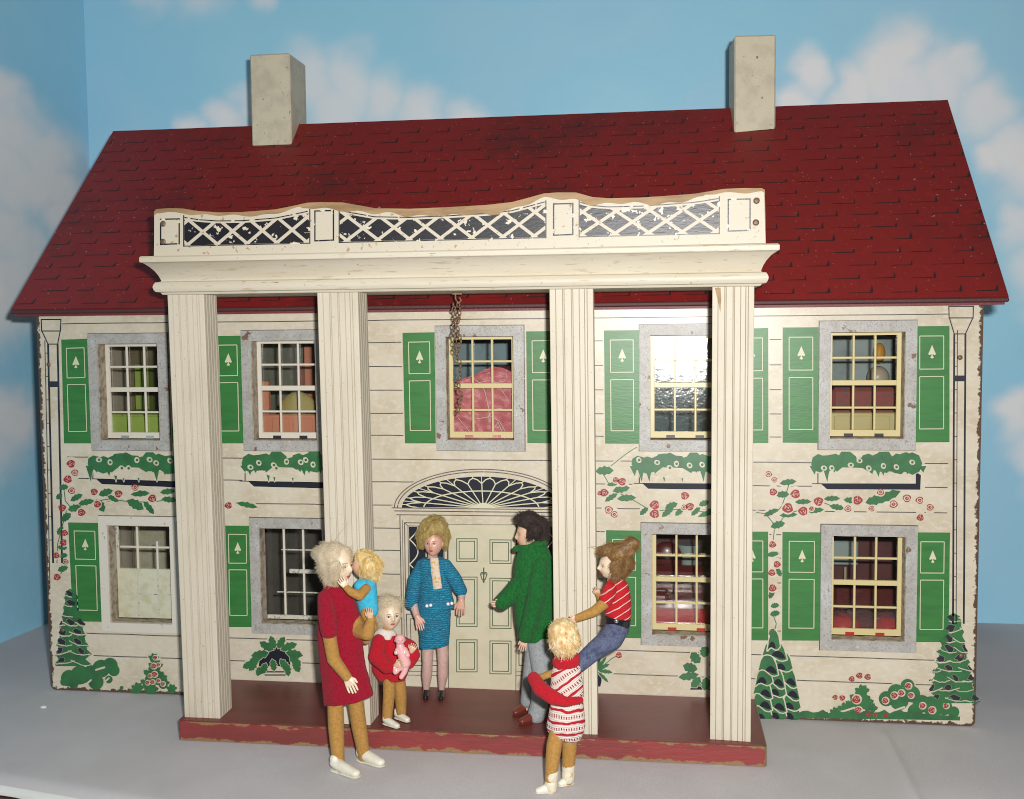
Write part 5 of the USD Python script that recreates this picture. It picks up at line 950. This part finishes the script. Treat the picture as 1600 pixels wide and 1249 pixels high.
# --- man in the green jacket
Y = -.050; b = onZ(834, 1128, HB); P5 = thing('man_doll', b, 'dark haired man doll in green felt jacket and grey trousers beside the door column', 'doll')
obj('body', organic([[(834, 848, Y, 8), (836, 875, Y, 11, .7), (838, 980, Y, 13, .5), (838, 1020, Y, 12, .5)], [(846, 1015, Y - .001, 9), (846, 1060, Y - .005, 9), (842, 1120, Y - .012, 8)], [(834, 1018, Y + .003, 7), (828, 1060, Y + .004, 8), (823, 1104, Y + .004, 7)], [(842, 884, Y - .004, 7), (838, 940, Y - .010, 8), (821, 995, Y - .011, 7)], [(822, 890, Y, 10), (798, 932, Y, 9), (783, 942, Y - .002, 7)]]), 'skin', P5, smooth=True)
obj('trousers', organic([[(843, 1000, Y, 20, .7), (847, 1050, Y - .005, 16), (843, 1100, Y - .011, 14), (838, 1118, Y - .012, 14)], [(836, 1000, Y + .002, 14, .8), (829, 1050, Y + .004, 12), (824, 1096, Y + .004, 11)]]), 'grey_wool', P5, smooth=True)
obj('jacket', loft([(814, 852, 850, 848, Y, .75), (807, 868, 860, 864, Y), (803, 890, 866, 885, Y), (803, 920, 870, 915, Y), (804, 955, 868, 955, Y), (808, 985, 864, 985, Y), (812, 1003, 862, 1000, Y)], depth=.55, folds=.07, seed=6), 'felt_green', P5, smooth=True)
obj('sleeve', organic([[(843, 882, Y - .004, 13), (838, 932, Y - .010, 15), (828, 972, Y - .011, 13.5), (821, 994, Y - .011, 11.5)]]), 'felt_green', P5, smooth=True); obj('sleeve', organic([[(822, 900, Y, 14), (800, 928, Y, 15), (785, 941, Y - .002, 13)]]), 'felt_green', P5, smooth=True)
obj('collar', organic([[(806, 858, Y - .001, 5), (822, 855, Y - .003, 7), (848, 848, Y - .002, 8)], [(822, 855, Y + .004, 6), (846, 848, Y + .004, 8)]]), 'felt_green', P5, smooth=True)
head(P5, 824, 836, Y, 16, 17, 23, -68, 'skin', .7, nose=.8)
h_ = organic([[(826, 815, Y, 17), (839, 824, Y, 19), (845, 838, Y, 13)], [(821, 810, Y, 11), (814, 812, Y, 8)], [(836, 828, Y - .006, 13), (828, 838, Y - .007, 6)]], it=8)
hr = obj('hair', h_, 'hair_brown', P5, smooth=True); hc5 = onY(834, 826, Y); strands(h_, 1800, .0026, lambda p: (p - hc5) + np.array([-.001, 0, -.002]), .2, .00026, 'hair_brown', hr, curl=.4, seed=14)
hand(P5, (784, 942), (768, 945), Y - .003, Y - .006, (0, -.4, 1), 'skin', .62, .3); hand(P5, (821, 998), (815, 1018), Y - .012, Y - .014, (-1, 0, 0), 'skin', .52, .2)
shoe(P5, (838, 1124), (816, 1131), HB, Y - .012, Y - .020, 8, 'shoe_brown'); shoe(P5, (822, 1102), (806, 1108), HB, Y + .005, Y - .003, 7.5, 'shoe_brown')
# --- boy clinging to the column
Y = -.084; b = onY(950, 1000, Y); P6 = thing('boy_doll', b, 'brown haired boy doll in striped red shirt and jeans climbing the porch column', 'doll')
obj('body', organic([[(962, 898, Y, 9), (964, 925, Y, 11, .6), (966, 965, Y, 12, .6), (962, 985, Y, 11, .6), (940, 1006, Y - .008, 10), (912, 1026, Y - .016, 8), (896, 1044, Y - .018, 7)], [(953, 924, Y - .006, 7), (945, 942, Y - .012, 9), (928, 956, Y - .016, 8), (902, 966, Y - .018, 6)], [(950, 925, Y + .002, 8), (938, 934, Y - .003, 6), (934, 928, Y - .005, 5)]]), 'mustard', P6, smooth=True)
obj('shirt', loft([(949, 905, 976, 905, Y, .8), (945, 920, 983, 920, Y, .75), (943, 940, 986, 940, Y, .72), (946, 958, 986, 962, Y, .72), (948, 966, 984, 972, Y, .72)], seed=7), 'tee', P6, smooth=True)
obj('sleeve', organic([[(953, 922, Y - .006, 11), (947, 938, Y - .011, 11.5)]]), 'tee', P6, smooth=True)
obj('belt', loft([(945, 961, 986, 968, Y, .75), (944, 970, 985, 978, Y, .75), (944, 973, 984, 981, Y, .75)], levels=8, noise=0), 'belt_black', P6, smooth=True); obj('buckle', tm(sph(963, 971, Y - .0066, 3.2, .4)), 'silver', P6, smooth=True)
obj('jeans', organic([[(965, 980, Y, 19, .8), (955, 998, Y - .005, 19), (930, 1016, Y - .012, 15), (903, 1040, Y - .018, 12.5)], [(958, 990, Y + .002, 15), (936, 1016, Y - .010, 13)]]), 'denim', P6, smooth=True)
head(P6, 954, 884, Y, 18, 18, 21, -66, 'skin_pale', .75)
h_ = organic([[(966, 868, Y, 20), (974, 880, Y, 18), (972, 894, Y, 11)], [(968, 864, Y - .002, 16), (988, 850, Y - .001, 11)], [(960, 862, Y, 14), (945, 862, Y - .001, 9)], [(966, 880, Y - .008, 11), (964, 894, Y - .007, 8)]], it=10)
hr = obj('hair', h_, 'hair_auburn', P6, smooth=True); hc6 = onY(985, 845, Y); strands(h_, 1500, .0055, lambda p: (p - hc6) + np.array([-.004, 0, -.002]), .02, .00026, 'hair_auburn', hr, curl=.10, seed=16); strands(h_, 24, .012, (-1, -.2, .1), .3, .0003, 'hair_dark_blonde', hr, curl=.25, seed=17, keep=lambda p: p[:, 0] < onY(950, 860, Y)[0])
hand(P6, (904, 965), (886, 974), Y - .018, Y - .020, (0, 0, 1), 'skin', .5, .2); hand(P6, (935, 930), (931, 917), Y - .005, Y - .008, (-1, 0, 0), 'skin', .5, .2)
# --- girl in the red and white crochet dress, seen from behind
Y = -.137; b = onZ(868, 1232); P7 = thing('girl_doll', (b[0], b[1], 0), 'girl doll in red and white crochet dress seen from behind at the porch edge', 'doll')
obj('body', organic([[(882, 1020, Y, 10), (884, 1055, Y, 12, .6), (886, 1110, Y, 13, .6), (882, 1140, Y, 13, .6)], [(874, 1125, Y - .002, 11, .8), (866, 1165, Y - .004, 12.5), (862, 1200, Y - .006, 10.5), (860, 1230, Y - .006, 9)], [(888, 1125, Y + .003, 11, .8), (890, 1165, Y + .005, 11.5), (888, 1200, Y + .006, 10), (887, 1220, Y + .006, 8.5)], [(870, 1050, Y + .002, 6), (852, 1056, Y + .002, 5.5), (838, 1062, Y - .004, 6), (850, 1080, Y - .013, 6), (880, 1096, Y - .0168, 4), (904, 1094, Y - .0145, 3.6)]]), 'mustard', P7, smooth=True)
obj('bodice', loft([(866, 1036, 904, 1033, Y, .75), (862, 1050, 908, 1047, Y, .7), (860, 1072, 911, 1070, Y, .68), (861, 1097, 911, 1097, Y, .66)], seed=8, folds=.02), 'crochet_slant', P7, smooth=True)
obj('skirt', loft([(862, 1094, 910, 1095, Y, .66), (858, 1112, 913, 1114, Y, .7), (855, 1132, 914, 1136, Y, .72), (857, 1143, 908, 1152, Y, .72), (866, 1148, 902, 1159, Y, .72)], seed=10, folds=.05), 'crochet', P7, smooth=True)
obj('collar', loft([(866, 1026, 905, 1022, Y, .8), (863, 1033, 907, 1030, Y, .8), (866, 1043, 905, 1040, Y, .8)], levels=14, noise=.0006), 'felt_bright_red', P7, smooth=True)
obj('sleeve', organic([[(834, 1060, Y - .005, 10), (844, 1076, Y - .012, 12), (862, 1089, Y - .017, 11.5), (884, 1097, Y - .017, 7.5), (906, 1094, Y - .014, 5.5)]]), 'felt_bright_red', P7, smooth=True)
head(P7, 877, 1004, Y, 20, 20, 26, -145, 'skin_pale', .8)
h_ = organic([[(880, 990, Y - .002, 24), (888, 1004, Y - .004, 20), (888, 1012, Y - .004, 15)], [(877, 990, Y, 20), (875, 1001, Y - .002, 16)], [(880, 1000, Y - .006, 20), (880, 1014, Y - .006, 13)]], it=10)
hr = obj('hair', h_, 'hair_straw', P7, smooth=True); hc7 = onY(880, 998, Y - .014); strands(h_, 1800, .0042, lambda p: (p - hc7) + np.array([0, 0, -.002]), .03, .00028, 'hair_straw', hr, curl=.22, seed=19)
hand(P7, (904, 1095), (914, 1092), Y - .013, Y - .012, (0, 0, 1), 'skin', .6, .2)
for x, y, yy, dx in ((862, 1212, Y - .006, 0), (860.5, 1228, Y - .006, 0), (888, 1200, Y + .006, 0), (887.5, 1212, Y + .006, 0)): obj('sock', organic([[(x + .5, y - 4, yy, 10.6), (x, y + 4, yy, 10.2)]], it=4), 'sock_white', P7, smooth=True)
shoe(P7, (863, 1236), (842, 1238), -.0004, Y - .006, Y - .009, 8, 'shoe_white'); shoe(P7, (891, 1224), (877, 1226), -.0004, Y + .007, Y + .003, 8, 'shoe_white')
